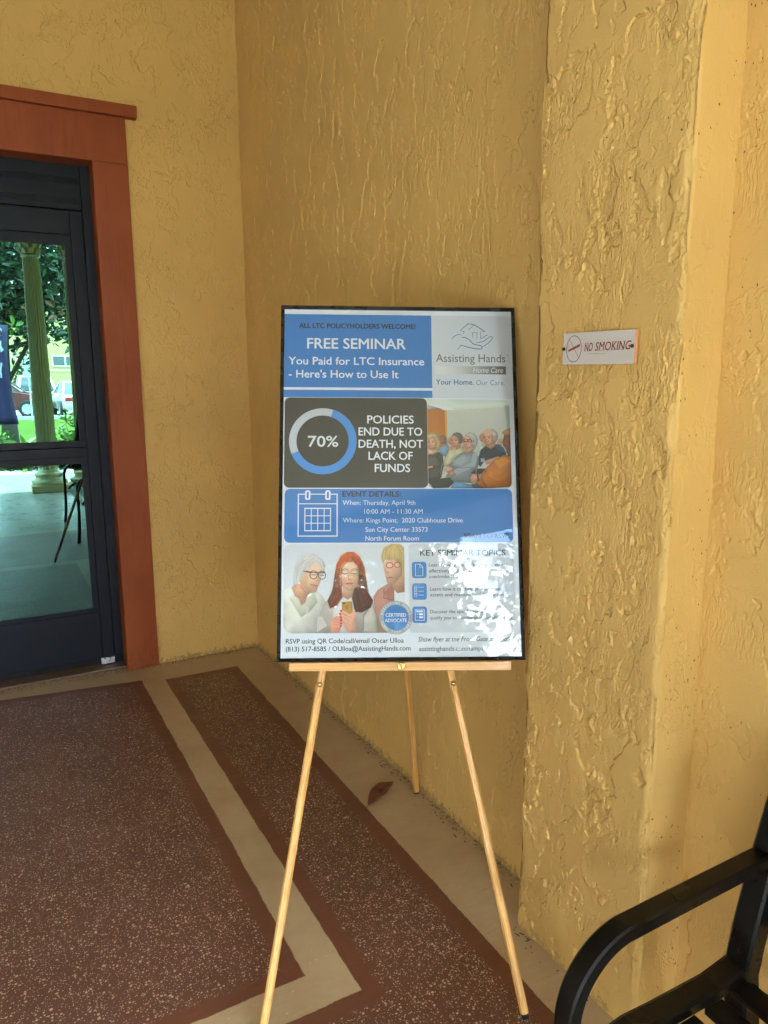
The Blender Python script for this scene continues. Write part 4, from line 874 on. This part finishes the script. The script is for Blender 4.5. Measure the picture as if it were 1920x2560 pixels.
for (u0, u1) in ((.085, .135), (.425, .475)):
    cb2 = MB(); cb2.tube([pp((u0+u1)/2, -.012, -.026), pp((u0+u1)/2, -.012, -.006)], .006, 10); cb2.build('crossbar_dowel', M_pine, cbo)

# ------------------------------------------------------------------ fallen leaf
def leaf_mat(name, a, b_, rough=.5):
    g = NT(name); c = g.mix(g.ss(g.noise(g.pos(), 30, 4, .6), .35, .65), (*a, 1), (*b_, 1)); return g.bsdf(c, rough, .45)
lf = MB(); nl, nw = 18, 6; LV = []; L0, L1 = Vector((-.190, -1.722, .006)), Vector((-.045, -1.648, .015))
ax = (L1-L0); sd = Vector((-ax.y, ax.x, 0)).normalized()
for i in range(nl+1):
    t = i/nl; wv = .030*(math.sin(math.pi*min(1, t*1.02))**.8)*(1-.25*t)
    for j in range(-nw, nw+1):
        s_ = j/nw
        p_ = L0+ax*t+sd*s_*wv+Vector((0, 0, .012*math.sin(t*math.pi*.9)+abs(s_)**1.3*wv*(.50 if s_ > 0 else .22)+.002*math.sin(t*17+s_*3)))
        LV.append(p_)
LF = [(i*(2*nw+1)+j, i*(2*nw+1)+j+1, (i+1)*(2*nw+1)+j+1, (i+1)*(2*nw+1)+j) for i in range(nl) for j in range(2*nw)]
lf.raw(LV, LF); lf.tube([L0+Vector((-.022, -.013, -.003)), L0, L0+ax*.5+Vector((0, 0, .0125)), L1], [.0011, .0012, .0009, .0004], 6)
lfo = lf.build('fallen_leaf', leaf_mat('dry_leaf', (.115, .035, .014), (.185, .060, .024)), origin=(-.12, -1.69, 0), smooth=True)
so = lfo.modifiers.new('s', 'SOLIDIFY'); so.thickness = .0006
tag(lfo, 'dry curled brown leaf lying on the tan floor strip behind the easel', 'leaf')

# small scraps gathered along the wall foot
db = MB(); r_ = np.random.default_rng(14)
for k in range(150):
    t_ = r_.uniform(0, 1); y_ = -.06-2.3*t_; x_ = wall_x(y_)-abs(r_.normal(0, .016))-.012
    if r_.random() < .3: x_, y_ = r_.uniform(-.5, -.02), -abs(r_.normal(0, .012))-.01
    if r_.random() < .15: x_, y_ = -.087-abs(r_.normal(0, .015))-.01, r_.uniform(-2.84, -2.42)
    s_ = r_.uniform(.0012, .0038); a = r_.uniform(0, 6.28); ca_, sa_ = math.cos(a), math.sin(a); e_ = r_.uniform(1, 3)
    q = [(-s_*e_, -s_*.5), (s_*e_, -s_*.6), (s_*e_*.8, s_*.5), (-s_*e_*.7, s_*.6)]
    db.raw([(x_+u*ca_-v*sa_, y_+u*sa_+v*ca_, .0008) for u, v in q]+[(x_, y_, .001+s_*.7)], [(0, 1, 4), (1, 2, 4), (2, 3, 4), (3, 0, 4)])
tag(db.build('debris', leaf_mat('dry_scraps', (.035, .022, .012), (.11, .075, .04), .8)), 'dark dry scraps and grit gathered along the foot of the stucco walls', 'debris', kind='stuff')

# ------------------------------------------------------------------ bench
def bench_mat():
    g = NT('black_powder_coat'); p = g.pos()
    n1 = g.noise(p, 9, 5, .7); n2 = g.noise(g.map((8, 120, 120), p), 1., 4, .7)
    c = g.mix(g.ss(n1, .35, .7), (.0014, .0012, .0013, 1), (.0045, .0034, .0026, 1))
    c = g.mix(g.mul(g.ss(n2, .66, .72), .5), c, (.05, .042, .035, 1))
    vo = g.vor(p, 38); sc = g.t.nodes.new('ShaderNodeSeparateColor'); g.put(sc.inputs[0], vo['Color'])
    c = g.mix(g.mul(g.math('GREATER_THAN', sc.outputs[0], .93), g.ss(vo['Distance'], .03, .07, 1., 0.)), c, (.22, .19, .16, 1))
    return g.bsdf(c, g.ss(n1, .3, .7,   .24, .44), .26, bump=g.add(g.mul(g.noise(p, 160, 3), .00025), g.mul(n1, .001)), strength=.7, dist=1.)
M_bm = bench_mat()
be = empty('metal_bench', (-.3, -3.65, 0), 'black metal bench with curved tube arms against the speckled wall', 'bench')
def arc(cx_, cz_, r_, a0, a1, n=9): return [(cx_+r_*math.cos(R(a0+(a1-a0)*k/n)), cz_+r_*math.sin(R(a0+(a1-a0)*k/n))) for k in range(n+1)]
def end_frame(y):
    pts = [(-.566, .0), (-.554, .12), (-.547, .25), (-.546, .40), (-.546, .47)]+arc(-.420, .493, .126, 176, 97, 40)+[(-.33, .6205), (-.2, .623), (-.083, .625)]
    a = MB(); a.tube([(x, y, z) for x, z in pts], 1, sec=bar_sec(.0185, .0135, .22), up=(0, 1, 0)); arm = a.build('arm_and_front_leg', M_bm, be)
    a = MB(); a.tube([(x, y, z) for x, z in ((-.04, 0), (-.084, .2), (-.113, .40), (-.098, .48), (-.067, .60), (-.022, .74), (.004, .835))], 1, sec=bar_sec(.0240, .0225, .2), up=(0, 1, 0)); a.build('back_post', M_bm, be)
    a = MB(); a.tube([(x, y, z) for x, z in ((-.105, .418), (-.20, .405), (-.33, .408), (-.40, .412), (-.455, .405), (-.49, .382), (-.512, .35))], 1, sec=bar_sec(.0225, .0125, .3), up=(0, 1, 0)); a.build('seat_side_rail', M_bm, be)
for y_ in (-3.103, -4.25): end_frame(y_)
ys = -3.127, -4.226
for k, (x, z, tlt) in enumerate(((-.150, .398, 4), (-.222, .394, 2), (-.294, .394, 0), (-.366, .398, -4), (-.438, .394, -14), (-.496, .366, -48))):
    a = MB(); hw = .0235; cs, sn = math.cos(R(tlt)), math.sin(R(tlt)); th = .0065
    sec = [(x+hw*cs*sx-th*sn*sz, z-hw*sn*sx*-1*-1+th*cs*sz) for sx, sz in ((-1, -1), (1, -1), (1, 1), (-1, 1))]
    V = [(px_, ys[0], pz_) for px_, pz_ in sec]+[(px_, ys[1], pz_) for px_, pz_ in sec]
    a.raw(V, [(0, 1, 2, 3), (7, 6, 5, 4), (0, 4, 5, 1), (1, 5, 6, 2), (2, 6, 7, 3), (3, 7, 4, 0)]); a.build('seat_slat', M_bm, be, bevel=.002)
for k, (x0, z0, x1, z1) in enumerate(((-.088, .500, -.069, .575), (-.058, .625, -.034, .700), (-.020, .745, .004, .825))):
    a = MB(); V = []
    for y_ in ys:
        for (x, z, dx) in ((x0, z0, 0), (x1, z1, 0), (x1+.018, z1-.005, 0), (x0+.018, z0-.005, 0)): V.append((x, y_, z))
    a.raw(V, [(3, 2, 1, 0), (4, 5, 6, 7), (0, 1, 5, 4), (1, 2, 6, 5), (2, 3, 7, 6), (3, 0, 4, 7)]); a.build('back_slat', M_bm, be, bevel=.004)
a = MB(); a.box((-.49, ys[1], .355), (-.465, ys[0], .372)); a.box((-.13, ys[1], .375), (-.11, ys[0], .39)); a.build('seat_support', M_bm, be)

# ------------------------------------------------------------------ outside: what the door and the glazing reflect
def ground_mat(name, a, b_, sc, rough=.8, bump=.01, far=None):
    g = NT(name); n1 = g.noise(g.pos(), sc, 5, .65); n2 = g.noise(g.pos(), .35, 3, .5)
    c = g.mix(g.ss(g.add(g.mul(n1, .7), g.mul(n2, .3)), .35, .65), (*a, 1), (*b_, 1))
    return g.bsdf(c, rough, .06, bump=g.mul(n1, bump), strength=.8, dist=1.)
b = MB(); b.box((-300, -300, -1.2), (300, 300, -.12)); tag(b.build('lawn', ground_mat('grass_ground', (.032, .062, .003), (.062, .105, .006), 26, .8, .03)), kind='structure')
b = MB(); b.box((-9, -8.90, -.16), (7, -7.754, -.006)); tag(b.build('walkway', ground_mat('walk_concrete', (.15, .15, .145), (.20, .20, .19), 30, .7, .002)), kind='structure')
b = MB(); b.box((-9, -12.6, -.2), (7, -8.93, -.03)); tag(b.build('planting_bed', ground_mat('mulch', (.045, .028, .018), (.10, .07, .05), 45, .9, .02)), kind='structure')
b = MB(); b.box((-200, -47, -.2), (200, -28.2, -.095)); tag(b.build('car_park', ground_mat('car_park_concrete', (.20, .20, .195), (.27, .265, .255), 8, .8, .003)), kind='structure')
b = MB()
for x_ in range(-24, 26, 3): b.box((x_-.05, -33.6, -.0945), (x_+.05, -28.9, -.0905))
tag(b.build('parking_lines', plain('line_paint', (.75, .75, .72), .6)), kind='structure')
b = MB(); b.box((-200, -28.2, -.2), (200, -28.02, .02)); tag(b.build('kerb', plain('kerb_concrete', (.45, .44, .41), .8)), kind='structure')
# pebbles
ico = [(0, 0, 1)]+[(math.cos(a)*.9, math.sin(a)*.9, .3*(1 if k % 2 else -.3)) for k, a in enumerate(np.linspace(0, 2*math.pi, 7)[:-1])]+[(0, 0, -.6)]
icf = [(0, 1+k, 1+(k+1) % 6) for k in range(6)]+[(7, 1+(k+1) % 6, 1+k) for k in range(6)]
b = MB()
for k in range(1500):
    x_, y_ = rng.uniform(-2.6, 1.2), -8.98-abs(rng.normal(0, .45)); s_ = rng.uniform(.018, .042); a = rng.uniform(0, 6.28)
    b.raw([(x_+s_*(p[0]*math.cos(a)-p[1]*math.sin(a)*.7), y_+s_*(p[0]*math.sin(a)+p[1]*math.cos(a)*.7), -.028+s_*.55*p[2]+s_*.3) for p in ico], icf)
tag(b.build('gravel', plain('pale_pebble', (.48, .46, .42), .7, vary=.4, scale=9)), 'pale river pebbles bordering the planting bed', 'gravel', kind='stuff')

# fluted columns
def column():
    root = empty('fluted_column', (0, 0, 0), 'x', 'column', 'fluted columns along the porch edge')
    b = MB(); b.box((-.235, -.235, 0), (.235, .235, .095)); b.build('plinth', M_cream, root, bevel=.006)
    b = MB(); pr = [(.205, .095)]+[(.205+.022*math.sin(a), .125-.030*math.cos(a)) for a in np.linspace(0, math.pi, 9)]+[(.178, .160), (.165, .185), (.163, .200)]+[(.165+.014*math.sin(a), .222-.022*math.cos(a)) for a in np.linspace(0, math.pi, 7)]+[(.150, .248), (.135, .265), (.127, .29)]
    b.lathe(pr, n=40); b.build('moulded_base', M_cream, root, smooth=True)
    b = MB(); nfl = 20; n = nfl*8
    fl_ = lambda k: 1-.135*max(0, math.sin(math.pi*((k % 8)/8.)))**.7*(1 if (k % 8) not in (0,) else 0)
    zs = [.29, .31, .33, .8, 1.6, 2.4, 2.98, 3.0, 3.02]; pr = [(.124-.022*max(0, (z-.3)/2.7)**1.4, z) for z in zs]
    V = []; Fc = []
    for i, (r_, z) in enumerate(pr):
        e = 0 if i in (0, len(pr)-1) else (.5 if i in (1, len(pr)-2) else 1)
        for k in range(n): a = 2*math.pi*k/n; rr = r_*(1-(1-fl_(k))*e); V.append((rr*math.cos(a), rr*math.sin(a), z))
    for i in range(len(pr)-1):
        for k in range(n): Fc.append((i*n+k, i*n+(k+1) % n, (i+1)*n+(k+1) % n, (i+1)*n+k))
    b.raw(V, Fc); b.build('fluted_shaft', M_cream, root, smooth=True)
    b = MB(); b.lathe([(.103, 3.02), (.117, 3.028), (.117, 3.045), (.104, 3.052), (.104, 3.07), (.112, 3.14), (.120, 3.20), (.135, 3.235)], n=32); cap_ = b.build('capital_bell', M_cream, root, smooth=True)
    b = MB()
    for row, (z0, z1, r0, r1, n_, off) in enumerate(((3.055, 3.135, .104, .124, 8, 0), (3.12, 3.215, .110, .138, 8, .39))):
        for k in range(n_):
            a = off+2*math.pi*k/n_; t_ = Vector((-math.sin(a), math.cos(a), 0)); o_ = Vector((math.cos(a), math.sin(a), 0)); hw = .034
            b.raw([o_*r0-t_*hw+Vector((0, 0, z0)), o_*r0+t_*hw+Vector((0, 0, z0)), o_*(r1)+t_*hw*1.05+Vector((0, 0, z1)), o_*(r1)-t_*hw*1.05+Vector((0, 0, z1)), o_*(r1+.016)+t_*hw*.6+Vector((0, 0, z1-.014)), o_*(r1+.016)-t_*hw*.6+Vector((0, 0, z1-.014)), o_*(r0+.008)+t_*hw+Vector((0, 0, z0)), o_*(r0+.008)-t_*hw+Vector((0, 0, z0))],
                  [(7, 6, 4, 5), (5, 4, 2, 3), (0, 7, 5, 3), (6, 1, 2, 4), (0, 1, 6, 7)])
    b.build('capital_leaves', M_cream, cap_)
    b = MB(); b.box((-.165, -.165, 3.235), (.165, .165, 3.299)); b.build('abacus', M_cream, root, bevel=.005)
    return root
c1 = column()
for k, (x_, lab) in enumerate(((-.505, 'cream fluted column reflected whole in the glass door beside the tree'), (-.02, 'cream fluted column cut by the right edge of the door glass'))):
    o = c1 if k == 0 else copy_tree(c1); o.location = (x_, -6.80, 0); o['label'] = lab
rt = MB(); rt.box((-.61, -6.655, .50), (-.55, -6.648, .66)); tag(rt.build('notice_card', plain('card', (.62, .58, .50), .6), origin=(-.58, -6.65, .5)), 'small pale card taped low on the fluted column', 'notice')

# trees and plants
M_bark = plain('bark', (.062, .048, .038), .85, .3, vary=.5, scale=30, bump=.008)
def foliage_mat(name, a, b_, rough=.35):
    g = NT(name); c = g.mix(g.ss(g.noise(g.pos(), 2.2, 5, .75), .35, .65), (*a, 1), (*b_, 1)); m = g.bsdf(c, rough, .5)
    return m
M_mag = foliage_mat('magnolia_leaf', (.010, .030, .015), (.032, .066, .024), .24)
M_lt = foliage_mat('light_leaf', (.07, .16, .02), (.15, .24, .035), .4)
M_brn = foliage_mat('rusty_leaf', (.10, .05, .022), (.16, .085, .035), .55)
def leaves(b, C_, n, L, W, up=.3, spread=1., rnd=rng, mi=0):
    for _ in range(n):
        d = rnd.normal(0, 1, 3); d[2] = d[2]*.6+up; d /= np.linalg.norm(d); s_ = np.cross(d, rnd.normal(0, 1, 3)); s_ /= np.linalg.norm(s_); nn = np.cross(d, s_)
        l = L*rnd.uniform(.7, 1.25); w_ = W*rnd.uniform(.8, 1.2); p = np.array(C_)+d*L*.15*spread
        q = [p, p+d*l*.35+s_*w_-nn*w_*.25, p+d*l*.72+s_*w_*.8-nn*w_*.2-np.array((0, 0, l*.06)), p+d*l-np.array((0, 0, l*.14)), p+d*l*.72-s_*w_*.8-nn*w_*.2-np.array((0, 0, l*.06)), p+d*l*.35-s_*w_-nn*w_*.25, p+d*l*.5]
        b.raw(q, [(0, 1, 6), (1, 2, 6), (2, 3, 6), (3, 4, 6), (4, 5, 6), (5, 0, 6)], mi)
def tree(name, base, ht, crown_c, crown_r, nclump, label, mats, L=.17, W=.032, trunk=.17, nl=12, seed=1, lean=(0, 0)):
    r = np.random.default_rng(seed); t = empty(name, base, label, 'tree', 'trees beyond the porch'); bx, by, bz = base
    tk = MB(); tip = np.array((crown_c[0], crown_c[1], crown_c[2]+crown_r[2]*.4)); pts = []; n = 8
    for i in range(n+1):
        s_ = i/n; pts.append(np.array((bx, by, bz-.1))*(1-s_)+tip*s_+np.array((lean[0]*math.sin(s_*3.1), lean[1]*math.sin(s_*3.1), 0))+r.normal(0, .03, 3)*(0 < i < n))
    tk.tube([tuple(p) for p in pts], [trunk*(1.25 if i == 0 else 1)*(1-.8*i/n) for i in range(n+1)], 10)
    cl = []
    for _ in range(nclump):
        d = r.normal(0, 1, 3); d /= np.linalg.norm(d); rad = r.uniform(.25, 1.0)**.5*r.uniform(.82, 1.12)
        cl.append(np.array(crown_c)+d*rad*np.array(crown_r))
    for _ in range(26):
        c_ = cl[r.integers(len(cl))]; s_ = pts[2+r.integers(4)]; m_ = (c_+s_)/2+r.normal(0, .12, 3)+np.array((0, 0, -.1))
        tk.tube([tuple(s_), tuple(m_), tuple(c_)], [trunk*.28, trunk*.16, trunk*.05], 6)
    tk.build('trunk', M_bark, t, smooth=True)
    lv = MB()
    for c_ in cl:
        mi = 0 if r.random() < .94 or len(mats) == 1 else 1+r.integers(len(mats)-1)
        for q in range(2): leaves(lv, c_+r.normal(0, .11, 3), nl//2, L, W, .25, rnd=r, mi=mi)
    lv.build('crown', mats, t)
tree('magnolia_tree', (-.70, -14.3, -.12), 6, (-.25, -14.2, 4.75), (2.15, 2.0, 2.85), 1100, 'dark glossy large leaved tree with its trunk beside the purple banner', [M_mag, M_lt, M_brn], seed=4, lean=(-.15, 0), L=.20, W=.042)
tree('magnolia_tree', (-6.6, -14.6, -.12), 6, (-6.2, -14.3, 4.9), (2.65, 2.2, 3.4), 1800, 'dark broad tree mirrored on the left of the poster glazing', [M_mag, M_lt], seed=9, L=.17, W=.036)
tree('young_magnolia', (-2.15, -13.1, -.12), 5, (-2.0, -13.0, 4.7), (.85, .6, 1.9), 120, 'slender sparse young tree whose sprays show at the right of the poster glazing', [M_mag, M_lt], seed=33, L=.21, W=.036, trunk=.05, nl=10)
tree('magnolia_tree', (-10.6, -17.5, -.12), 6, (-10.2, -17.4, 5.2), (3.0, 2.4, 3.9), 1100, 'big dark tree added farthest out to fill sky gaps in the glazing reflection', [M_mag], seed=15, L=.26, W=.06)  # added dark backing, keeps sky sparkles out of the poster reflection
tree('magnolia_tree', (-7.4, -20.5, -.12), 6, (-7.2, -20.4, 5.0), (2.1, 2.2, 4.2), 900, 'dark tree added behind the poster side tree to block sky gaps', [M_mag], seed=16, L=.26, W=.06)  # second added backing tree, shuts out sky between the crown leaves
tree('magnolia_tree', (-3.1, -16.4, -.12), 5, (-3.9, -16.2, 2.6), (1.7, 1.2, 1.75), 380, 'lower bushy tree standing between the two big dark trees', [M_mag, M_lt], seed=12, L=.12, W=.022)
tree('magnolia_tree', (3.4, -15.2, -.12), 6, (3.2, -15.0, 4.6), (2.2, 1.9, 2.4), 300, 'dark glossy tree standing past the end of the porch', [M_mag, M_lt], seed=21)
def shrub(c_, r3, n, label, mat, L=.13, W=.03, seed=1, name='garden_shrub'):
    r = np.random.default_rng(seed); t = empty(name, (c_[0], c_[1], -.05), label, 'shrub', 'shrubs in the planting bed')
    st = MB(); lv = MB()
    for k in range(n):
        d = r.normal(0, 1, 3); d[2] = abs(d[2]); d /= np.linalg.norm(d); q = np.array((c_[0], c_[1], -.05))+d*np.array(r3)*r.uniform(.45, 1.05)
        if k < 14: st.tube([(c_[0]+r.normal(0, .04), c_[1]+r.normal(0, .04), -.06), tuple(q)], [.010, .004], 5)
        leaves(lv, q, 7, L, W, .5, rnd=r)
    st.build('stem', M_bark, t); lv.build('foliage', mat, t)
shrub((-.98, -9.75, 0), (.30, .35, .62), 60, 'yellow green shrub beside the trunk foot at the left of the door glass', M_lt, seed=3)
shrub((.22, -10.1, 0), (.45, .4, .95), 90, 'tall yellow green shrub right of the fluted column', M_lt, seed=5)
shrub((.02, -9.4, 0), (.30, .25, .38), 40, 'low dark green shrub in front of the tall yellow green one', M_mag, seed=6)
shrub((-.62, -9.6, 0), (.16, .16, .46), 9, 'broad leaved plant standing in the pebbles left of the fluted column', M_lt, L=.34, W=.05, seed=8, name='broad_leaf_plant')
shrub((-2.4, -10.2, 0), (.6, .5, .8), 80, 'rounded dark shrub farther along the planting bed', M_mag, seed=10)

# banner hung in front of the tree
M_ban = plain('purple_banner', (.013, .010, .050), .5, .4, vary=.25, scale=5)
bn_ = empty('purple_banner', (-.87, -11.9, 0), 'purple feather banner with white marks standing in front of the trunk', 'banner')
b = MB(); V = []; Fc = []; nb = 14
for i in range(nb+1):
    t = i/nb; z = .62+1.86*t; xr = -.60-.075*math.sin(t*math.pi)*(t < 1)-.02*t; xl = -1.05
    for j in range(5): x_ = xl+(xr-xl)*j/4; V.append((x_, -11.9+.02*math.sin(x_*14+z*3), z))
for i in range(nb):
    for j in range(4): Fc.append((i*5+j, i*5+j+1, (i+1)*5+j+1, (i+1)*5+j))
b.raw(V, Fc); cl_ = b.build('cloth', M_ban, bn_, smooth=True); so = cl_.modifiers.new('s', 'SOLIDIFY'); so.thickness = .003
M_bw = plain('banner_white', (.34, .34, .40), .5)
def bstroke(pts, wd):
    b = MB(); P_ = [Vector(p) for p in pts]
    for p, q in zip(P_[:-1], P_[1:]):
        d = (q-p).normalized(); n_ = Vector((-d.y, d.x))*wd/2
        b.raw([((p+n_).x, -11.872, (p+n_).y), ((q+n_).x, -11.872, (q+n_).y), ((q-n_).x, -11.872, (q-n_).y), ((p-n_).x, -11.872, (p-n_).y)], [(0, 1, 2, 3)])
    b.build('white_mark', M_bw, cl_)
bstroke([(-.845, 2.40), (-.835, 2.26), (-.775, 2.29)], .020); bstroke([(-.765, 2.42), (-.745, 2.36)], .02); bstroke([(-.80, 1.78), (-.83, 1.62), (-.825, 1.50)], .03)
b = MB(); b.raw([(-.84, -11.872, 2.14), (-.76, -11.872, 2.20), (-.775, -11.872, 2.10), (-.735, -11.872, 2.02), (-.79, -11.872, 1.97), (-.81, -11.872, 2.06)], [(0, 1, 2, 3, 4, 5)]); b.build('white_mark', M_bw, cl_)
b = MB(); b.tube([(-1.06, -11.9, -.1), (-1.06, -11.9, 2.62)], .012, 8); b.build('pole', M_alu, bn_)

# road sign seen from behind
sp = empty('sign_post', (.55, -27.4, 0), 'grey backed traffic sign on a thin post at the lawn edge', 'sign')
b = MB(); b.tube([(.55, -27.4, -.12), (.55, -27.4, 2.25)], .03, 8); b.build('post', M_alu, sp)
b = MB(); b.box((.36, -27.36, 1.55), (.74, -27.345, 2.25)); b.build('plate', plain('sign_back', (.45, .47, .48), .5), sp, bevel=.004)

# cars
M_glassc = plain('car_glass', (.02, .03, .035), .05, .6, vary=.1); M_tyre = plain('tyre', (.012, .012, .012), .8); M_rim = plain('wheel_rim', (.5, .5, .52), .3, metal=.9)
M_tail = plain('tail_light', (.35, .012, .012), .2); M_head = plain('head_light', (.7, .72, .74), .15)
def car(kind, paint, loc, rz, label):
    t = empty('parked_car', loc, label, 'car', 'cars in the car park'); ORG[t.name] = (0, 0, 0); t.rotation_euler = (0, 0, rz)
    suv = kind == 'suv'; H_ = 1.72 if suv else 1.44; bl = 1.0 if suv else .90
    prof = [(-2.25, .35), (-2.3, .62), (-2.22, bl-.04), (-2.0, bl+.02), (-.1, bl+.02), (.9, bl), (2.0, bl-.14), (2.25, bl-.26), (2.3, .55), (2.22, .30)]
    b = MB(); n = len(prof); V = []
    for y_, k_ in ((-.90, .0), (-.80, .05), (.80, .05), (.90, .0)):
        pass
    for y_, ins in ((-.84, .05), (-.91, 0), (.91, 0), (.84, .05)):
        for x_, z in prof: V.append((x_*(1-ins*.4), y_, z+(0 if z < .7 else (ins and .015))))
    Fc = []
    for j in range(3):
        for i in range(n): Fc.append((j*n+i, j*n+(i+1) % n, (j+1)*n+(i+1) % n, (j+1)*n+i))
    Fc += [tuple(range(n)), tuple(3*n+i for i in range(n))[::-1]]
    b.raw(V, Fc); body = b.build('body', paint, t, origin=(0, 0, 0), bevel=.05, seg=3)
    gh = [(-2.05 if suv else -1.75, bl), (-1.75 if suv else -1.05, H_-.06), (-1.4 if suv else -.7, H_), (.1, H_-.01), (.45, H_-.08), (1.25, bl)]
    b = MB(); m = len(gh); V = [(x_, s_*(.80-.17*(z-bl)/(H_-bl)), z) for s_ in (-1, 1) for x_, z in gh]; Fc = [(i, (i+1) % m, m+(i+1) % m, m+i) for i in range(m)]+[tuple(range(m))[::-1], tuple(m+i for i in range(m))]
    b.raw(V, Fc); b.build('windows', M_glassc, t, origin=(0, 0, 0), bevel=.03)
    b = MB(); b.raw([(x_, s_*.655, z+.012) for s_ in (-1, 1) for x_, z in gh[1:5]], [(i, i+1, 5+i, 4+i) for i in range(3)]); ro = b.build('roof', paint, t, origin=(0, 0, 0)); so = ro.modifiers.new('s', 'SOLIDIFY'); so.thickness = .03
    for s_ in (-1, 1):
        for (x0, z0), (x1, z1) in ((gh[0], gh[1]), (gh[4], gh[5]), ((-.35, bl), (-.35, H_-.02))):
            b = MB(); b.tube([(x0, s_*(.80 if z0 < z1 else .645), z0), (x1, s_*(.645 if z0 < z1 else .80), z1)], .045, 6); b.build('roof_pillar', paint, t, origin=(0, 0, 0))
    for x_ in (-1.4, 1.42):
        for s_ in (-1, 1):
            b = MB(); b.tube([(x_, s_*.93, .33), (x_, s_*.70, .33)], .335, 20); wh = b.build('wheel', M_tyre, t, origin=(0, 0, 0), bevel=.03)
            b = MB(); b.tube([(x_, s_*.936, .33), (x_, s_*.90, .33)], .215, 10); b.build('rim', M_rim, wh, origin=(0, 0, 0))
    for s_ in (-1, 1):
        b = MB(); b.box((-2.315, s_*.62-.18, bl-.24), (-2.16, s_*.62+.18, bl-.08)); b.build('tail_light', M_tail, t, origin=(0, 0, 0), bevel=.02)
        b = MB(); b.box((2.14, s_*.62-.18, .58), (2.30, s_*.62+.18, .70)); b.build('headlight', M_head, t, origin=(0, 0, 0), bevel=.02)
    b = MB(); b.box((-2.36, -.84, .36), (-2.2, .84, .56)); b.build('bumper', paint, t, origin=(0, 0, 0), bevel=.04)
    return t
P_red = plain('red_car_paint', (.10, .008, .010), .2, .5, vary=.05, coat=.8); P_sil = plain('silver_car_paint', (.50, .52, .55), .25, .5, metal=.3, vary=.04, coat=.8)
P_wht = plain('white_car_paint', (.75, .75, .74), .25, .5, vary=.03, coat=.8); P_drk = plain('dark_car_paint', (.03, .035, .045), .2, .5, vary=.1, coat=.8)
car('suv', P_red, (-.75, -31.0, -.095), R(8), 'dark red sport utility car parked sideways beside the sign post')
car('sedan', P_sil, (2.55, -30.6, -.095), R(-92), 'silver saloon car with red tail lights parked tail to the lawn')
car('suv', P_wht, (5.4, -30.8, -.095), R(-90), 'white tall car parked beside the silver saloon')
car('sedan', P_wht, (-1.6, -37.4, -.095), R(88), 'white saloon car in the row behind the red car')
car('suv', P_sil, (1.4, -37.6, -.095), R(90), 'silver tall car in the row behind, left of the pale window')
car('sedan', P_sil, (4.3, -37.2, -.095), R(91), 'silver saloon car in the row behind, under the office window')
car('sedan', P_drk, (-6.4, -31.2, -.095), R(-90), 'black saloon car parked left of the red car')

# building across the car park
M_yel = plain('yellow_render', (.44, .36, .13), .7, vary=.06, scale=1.2)
ob = empty('office_building', (2, -54, 0), 'long low yellow building across the car park', 'building')
b = MB(); b.box((-26, -60, -.1), (30, -52, 6.2)); b.build('wall', M_yel, ob)
b = MB(); b.box((-26, -52, 1.92), (30, -51.93, 2.06)); b.build('ledge', plain('ledge_paint', (.62, .54, .28), .7), ob)
b = MB(); b.box((-26.4, -60.4, 6.2), (30.4, -51.4, 6.5)); b.build('roof', plain('roof_edge', (.35, .18, .10), .7), ob)
for x_ in (-12.4, -6.9, -1.9, 3.55, 9.1, 14.6):
    b = MB(); b.box((x_-.08, -52.0, 2.26), (x_+1.14, -51.95, 2.96)); w_ = b.build('window', plain('window_frame', (.62, .64, .62), .5) if x_ < -12 else bpy.data.materials['window_frame'], ob)
    b = MB(); b.box((x_, -51.95, 2.32), (x_+.70, -51.94, 2.90)); b.box((x_+.80, -51.95, 2.32), (x_+1.08, -51.94, 2.90)); b.build('pane', M_glassc, w_)
    b = MB(); b.box((x_-.10, -51.96, 2.20), (x_+1.16, -51.90, 2.259)); b.build('sill', M_yel, w_)
b = MB(); b.box((.85, -52, 2.3), (1.5, -51.96, 3.15)); b.build('shutter', plain('louvre_paint', (.50, .42, .2), .7), ob)
shrub((1.55, -49.5, 0), (.95, .8, 2.45), 220, 'round clipped dark bush in front of the yellow building', M_mag, L=.2, W=.05, seed=31, name='clipped_bush')
# far tree belt
r_ = np.random.default_rng(77); lv = MB()
for k in range(900):
    x_ = r_.uniform(-60, 60); z_ = r_.uniform(0, 1)**.7*(9+3*math.sin(x_*.21)+2*math.sin(x_*.53)); leaves(lv, (x_, -66+r_.normal(0, 1.6), z_), 9, 1.1, .42, .3, rnd=r_)
tag(lv.build('far_woods', foliage_mat('far_leaf', (.03, .065, .02), (.07, .12, .035), .6)), 'belt of distant trees behind the yellow building', 'woods', kind='stuff')
